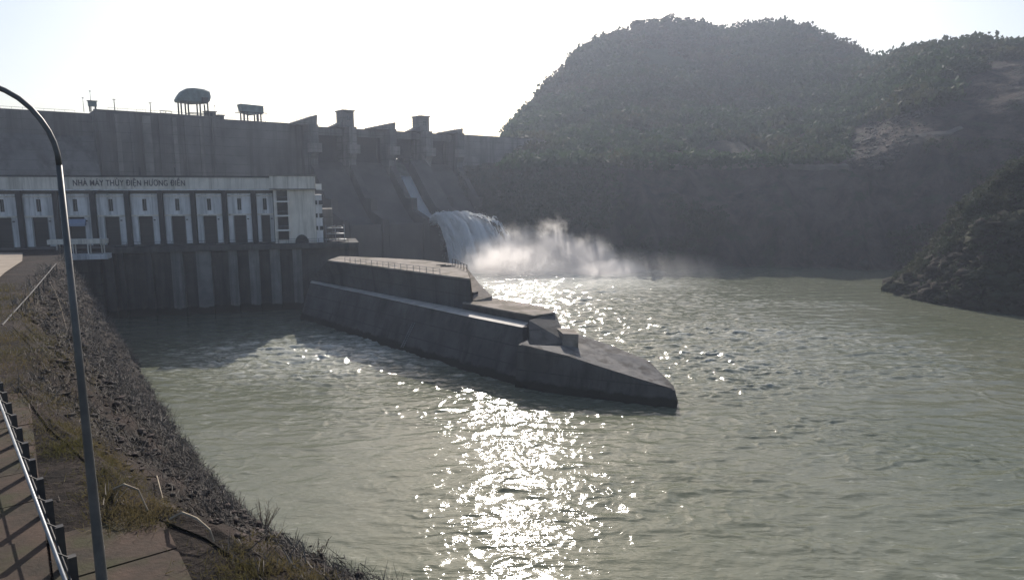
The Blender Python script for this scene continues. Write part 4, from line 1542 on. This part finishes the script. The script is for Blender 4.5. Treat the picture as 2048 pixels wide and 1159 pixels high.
# twig debris lying on the left bank
def strands(name, pc, length, width, m, seed, lie=0.9, label='', cat='', droop=.3, lean=None):
    rng = np.random.RandomState(seed)
    n_ = len(pc)
    d = rng.normal(size=(n_, 3))
    d[:, 2] = np.abs(d[:, 2])
    d[:, :2] *= lie
    d[:, 2] *= (1 - lie * .8)
    if lean is not None:
        d = d * .55 + np.array(lean) * rng.choice([-1, 1], (n_, 1))
    d /= np.linalg.norm(d, axis=1)[:, None]
    sd_ = np.cross(d, rng.normal(size=(n_, 3)))
    sd_ /= np.linalg.norm(sd_, axis=1)[:, None]
    near = np.clip(np.hypot(pc[:, 0], pc[:, 1]) / 75, .38, 1.0)[:, None]
    Ls = length * rng.uniform(.4, 1.4, n_)[:, None] * near
    W = width * rng.uniform(.6, 1.4, n_)[:, None] * near
    bend = rng.normal(0, droop, (n_, 3)) * Ls
    m1 = pc + d * Ls * .5 + bend * .25
    e1 = pc + d * Ls + bend * .6
    V = np.stack([pc - sd_ * W, pc + sd_ * W, m1 + sd_ * W * .8, m1 - sd_ * W * .8, e1 + sd_ * W * .2, e1 - sd_ * W * .2], 1).reshape(-1, 3)
    i6 = np.arange(n_)[:, None] * 6
    Fq = np.concatenate([i6 + np.array([[0, 1, 2, 3]]), i6 + np.array([[3, 2, 4, 5]])])
    o = fast_mesh(name, V, Fq, m)
    return tag(o, label, cat, None, 'stuff')


cnt = 120000
ii = rng.randint(5, nrB - 2, cnt)
jj = (rng.rand(cnt) * (ncB - 2)).astype(int)
pc = BG[ii, jj] + rng.normal(0, .3, (cnt, 3)) * np.array([1, 1, .15]) + np.array([0, 0, .08])
keep = fbm(pc[:, 0] * .3, pc[:, 1] * .3, 0, 61, 3) > -.15
strands('twig_debris', pc[keep], 1.0, .026, DEBRIS, 8, .95, 'grey dead twigs and dry stems matted over the left bank', 'debris', .35, (.5, -.75, -.4))
# yellow-green grass tufts along the top of the bank
tuft = []
spots = [(P(x, y, 20.8), r, k) for x, y, r, k in [
    (55, 700, 2.4, 1500), (90, 760, 1.8, 1100), (115, 800, 1.6, 1100), (150, 850, 1.4, 1300), (175, 890, 1.2, 1100), (215, 905, .9, 700), (235, 960, .8, 800),
    (225, 1000, .6, 600), (260, 1040, .8, 900), (300, 1055, .6, 600), (545, 1130, 1.1, 1500), (500, 1150, .6, 500), (45, 600, 4, 1300), (60, 650, 3, 1200), (130, 910, .7, 500), (640, 1150, .6, 400)]]
BGf = BG.reshape(-1, 3)
for c, r, k in spots:
    q = np.array(c) + rng.normal(0, 1, (k, 3)) * np.array([r, r, 0]) * .55
    # drop on the bank surface
    d2 = ((BGf[::7, None, :2] - q[None, :, :2]) ** 2).sum(-1)
    q[:, 2] = BGf[::7][d2.argmin(0), 2]
    tuft.append(q)
# the hits found along the camera's rays belong on the bank itself
for _ in range(26):   # low growth on the flat ground behind the edge
    t_ = rng.rand()
    yb = 25 + 40 * t_ ** 1.3
    xb = edge_x(yb) - rng.rand() * (2 + 9 * t_)
    k = 260
    q = np.array([xb, yb, 21]) + rng.normal(0, 1, (k, 3)) * np.array([.9, 1.4, 0])
    q[:, 2] = BGf[::7][((BGf[::7, None, :2] - q[None, :1, :2]) ** 2).sum(-1).argmin(0)[0], 2] + .02
    tuft.append(q)
tuft = np.concatenate(tuft)
strands('dry_grass', tuft, .42, .018, GRASSM, 9, .45, 'yellow-green tufts of grass along the top of the bank', 'grass', .35)


def ray_bank(px, py):
    """where the line of sight meets the bank surface"""
    d = ray(px, py)
    best, bp_ = 1e9, None
    d = np.array(d) / d.length
    rel = BGf - np.array((0, 0, CAMZ))
    t = rel @ d
    dist = np.linalg.norm(rel - t[:, None] * d, axis=1) / np.maximum(t, 1)
    k = dist.argmin()
    return Vector(BGf[k])


def shrub(px, py, h, n_, label, cat='shrub', m=STICK, group='bare shrubs on the bank'):
    c = ray_bank(px, py)
    e = empty('dry_shrub', c, label, cat, group)
    rr = random.Random(px)
    st, tg = MB(), MB()
    for k in range(n_):
        an = rr.uniform(0, 6.28)
        lean = rr.uniform(.15, .8)
        t = Vector((math.cos(an) * lean, math.sin(an) * lean, 1)).normalized()
        L_ = h * rr.uniform(.6, 1.1)
        p1_ = c + t * L_ * .5
        p2_ = p1_ + (t + Vector((rr.uniform(-.3, .3), rr.uniform(-.3, .3), .1))).normalized() * L_ * .5
        st.tube([c - Vector((0, 0, .15)), p1_, p2_], [.04 * h / 2, .025 * h / 2, .01], 4)
        for q in range(5):
            b = p1_.lerp(p2_, q / 5)
            tg.tube([b, b + (t + Vector((rr.uniform(-1, 1), rr.uniform(-1, 1), rr.uniform(-.1, .6)))).normalized() * L_ * rr.uniform(.15, .3)], [.014, .006], 3)
    st.build('stem', m, e)
    tg.build('twig', m, e)
    return e


shrub(552, 1035, 2.2, 16, 'spiky bare shrub standing out against the water on the bank edge')
shrub(655, 1085, 1.0, 9, 'small bare shrub low on the bank edge, right of the spiky one')
shrub(505, 985, 1.3, 8, 'sparse thin shrub on the bank edge, up left of the spiky one')


def stalk(pix, zoff, label):
    """a bent pale stalk lying over the bank"""
    p = [ray_bank(*q) + Vector((0, 0, zo)) for q, zo in zip(pix, zoff)]
    ps = []
    for k in range(13):
        ps.append(lerp_pts(p, k / 12))
    o = MB().tube(ps, [.036 - .02 * k / 12 for k in range(13)], 5).build('bent_stalk', STICK, origin=p[0])
    tag(o, label, 'stalk', 'pale dead stalks on the bank')


stalk([(326, 1070), (352, 1088), (375, 1108), (388, 1120), (390, 1138)], (.1, .35, .35, .25, .05), 'pale stalk bent like a hook, lying across the slab edge')
stalk([(232, 985), (250, 1012), (268, 1040), (276, 1062)], (.1, .5, .5, .1), 'straight pale stalk beside the grass, just right of the lamp post')
stalk([(303, 955), (315, 968), (322, 985), (326, 1002)], (.1, .3, .3, .1), 'short pale stalk halfway down the rubble slope')
stalk([(98, 565), (112, 600), (126, 640), (138, 678)], (.2, 1.0, 1.0, .2), 'long pale stalk high on the bank, left of the lamp post')

# skyline trees that can be told apart on the hill top
sk = 4 + 26 + 26 + 5 + 26 + 22 + 22
ORD = 'first second third fourth fifth sixth seventh eighth ninth tenth eleventh twelfth thirteenth fourteenth fifteenth sixteenth seventeenth eighteenth nineteenth twentieth twenty-first twenty-second twenty-third twenty-fourth'.split()
sky_px = [(1035, 3), (1058, 3.5), (1072, 3), (1090, 4), (1104, 3), (1122, 3.6), (1140, 4), (1160, 5), (1172, 3.4), (1188, 3), (1206, 4.2), (1228, 3.2), (1250, 3.4), (1272, 5.5), (1284, 4.6), (1298, 4.4), (1314, 5),
          (1330, 6.5), (1343, 7.5), (1356, 6.5), (1368, 6.8), (1380, 6), (1392, 4.6), (1402, 4)]
pxg = 1024 + F * HG[sk, :, 0] / (HG[sk, :, 1] * cp - (HG[sk, :, 2] - CAMZ) * sp)
for k, (px, hh) in enumerate(sky_px):
    j = int(np.abs(pxg - px).argmin())
    c = Vector(HG[sk, j])
    hh *= .75
    big = 'tallest' if hh > 5.4 else ('tall' if hh > 4 else 'small')
    e = empty('hilltop_tree', c, '%s tree on the hill skyline, %s going up from the dam' % (big, ORD[k]), 'tree', 'trees on the hill skyline')
    MB().tube([c - Vector((0, 0, 1)), c + Vector((.3, 0, hh * .6)), c + Vector((.1, .2, hh * .9))], [.35, .22, .1], 5).build('trunk', BARK, e)
    r_ = np.random.RandomState(200 + k)
    nb = 7
    cc = np.array(c) + r_.normal(0, 1, (nb, 3)) * np.array([.30, .30, .18]) * hh + np.array([0, 0, hh * .72])
    V, Fq = leafcloud(cc, r_.uniform(.2, .38, nb) * hh, 60, .38, 300 + k)
    fast_mesh('crown', V, Fq, LEAF, e)

# pale track scar on the right hill and bench road edge
def strip(name, pts, wdt, m):
    g = MB()
    pl = [Vector(p) for p in pts]
    ring = []
    for p in pl:
        ring.append([p + Vector((0, -1.2, .2)), p + Vector((0, 1.0, .5)), p + Vector((0, 1.0, .5 - wdt)), p + Vector((0, -1.2, .2 - wdt))])
    g.sweep(ring)
    return tag(g.build(name, m), kind='structure')


# ------------------------------------------------------------------ foreground lamp post and railing
base = Vector((-5.2, 7.75, 21.0))
e = empty('street_lamp', base, 'tall slim dark lamp post with curved arm, rising close in front of the bank', 'street lamp')


def poleX(px, py):
    return Q(px, py, 7.75)


b0 = poleX(203, 1150)
tpt = poleX(118, 330)
bot = b0 + (b0 - tpt).normalized() * ((b0.z - 21.0) / abs((b0 - tpt).normalized().z))
e.location = bot
MB().tube([bot, b0, b0.lerp(tpt, .5), tpt], [.068, .064, .044, .031], 16).build('pole', LAMPM, e, smooth=True)
MB().box(bot + Vector((0, 0, .05)), (.42, .42, .1)).build('base_plate', METAL_DARK, e)
armp = [poleX(x, y) for x, y in ((118, 330), (115, 308), (108, 285), (97, 262), (82, 240), (62, 217), (38, 197), (10, 181), (-30, 165), (-80, 156))]
MB().tube(armp, [.030]*10, 12).build('arm', LAMPM, e, smooth=True)
lh = armp[-1]
MB().sweep([[lh + Vector((-x, y * k, z * k + .01)) for y, z in ((-.1, -.03), (.1, -.03), (.12, .02), (.05, .08), (-.05, .08), (-.12, .02))] for x, k in ((-.05, .5), (.1, 1), (.45, 1.1), (.6, .6))]).build('lamp_head', METAL_DARK, e)

rA, rB = P(129, 1156, 22.0), P(9, 831, 22.0)
rd_ = (rB - rA).normalized()
perp = Vector((rd_.y, -rd_.x, 0))
rs_, re_ = rA - rd_ * 5, rB + rd_ * 9
e = empty('railing', Vector((rs_.x, rs_.y, 21)), 'near metal railing with pale round top rail along the reddish slabs', 'railing')
MB().tube([rs_, re_], .032, 10).build('top_rail', METAL, e, smooth=True)
MB().tube([rs_ + perp * .15 - Vector((0, 0, .45)), re_ + perp * .15 - Vector((0, 0, .45))], .02, 8).build('middle_rail', METAL_DARK, e, smooth=True)
tops = [(120, 1054), (90, 978), (62, 925), (44, 876), (28, 838), (14, 800), (2, 772)]
LL = (re_ - rs_).length
k = 0
q = .6
while q < LL:
    c = rs_ + rd_ * q + perp * .22
    MB().box(Vector((c.x, c.y, 21.42)), (.13, .13, .86), rd_).build('post', METAL_DARK, e)
    MB().tube([Vector((c.x, c.y, 21.8)), rs_ + rd_ * q], .015, 5).build('bracket', METAL_DARK, e)
    q += 1.35
# far railing along the top of the bank
fr_ = [ray_bank(8, 648), ray_bank(60, 590), ray_bank(112, 528)]
fr_ = [P(4, 650, 19.9), P(60, 588, 19.2), P(112, 527, 18.0)]
e = empty('railing', fr_[0] - Vector((0, 0, 1.1)), 'far slim dark sloping railing beside the upper road', 'railing')
MB().tube([lerp_pts(fr_, k / 10) for k in range(11)], .05, 6).build('top_rail', METAL_DARK, e)
for k in range(14):
    p = lerp_pts(fr_, k / 13)
    MB().tube([p - Vector((0, 0, 1.3)), p], .05, 5).build('post', METAL_DARK, e)

# ------------------------------------------------------------------ air
hz = MB().prism([(-820, -310, -4.4), (820, -310, -4.4), (820, 880, -4.4), (-820, 880, -4.4)], [(-820, -310, 195), (820, -310, 195), (820, 880, 195), (-820, 880, 195)])
hm = bpy.data.materials.new('haze_air')
hm.use_nodes = True
N, L = hm.node_tree.nodes, hm.node_tree.links
N.remove(N['Principled BSDF'])
v = N.new('ShaderNodeVolumePrincipled')
v.inputs['Color'].default_value = (.72, .81, 1.0, 1)
v.inputs['Density'].default_value = 0.00027
v.inputs['Anisotropy'].default_value = 0.5
L.new(v.outputs[0], N['Material Output'].inputs['Volume'])
tag(hz.build('haze', hm), 'pale blue-grey haze filling the valley', 'haze', None, 'stuff')
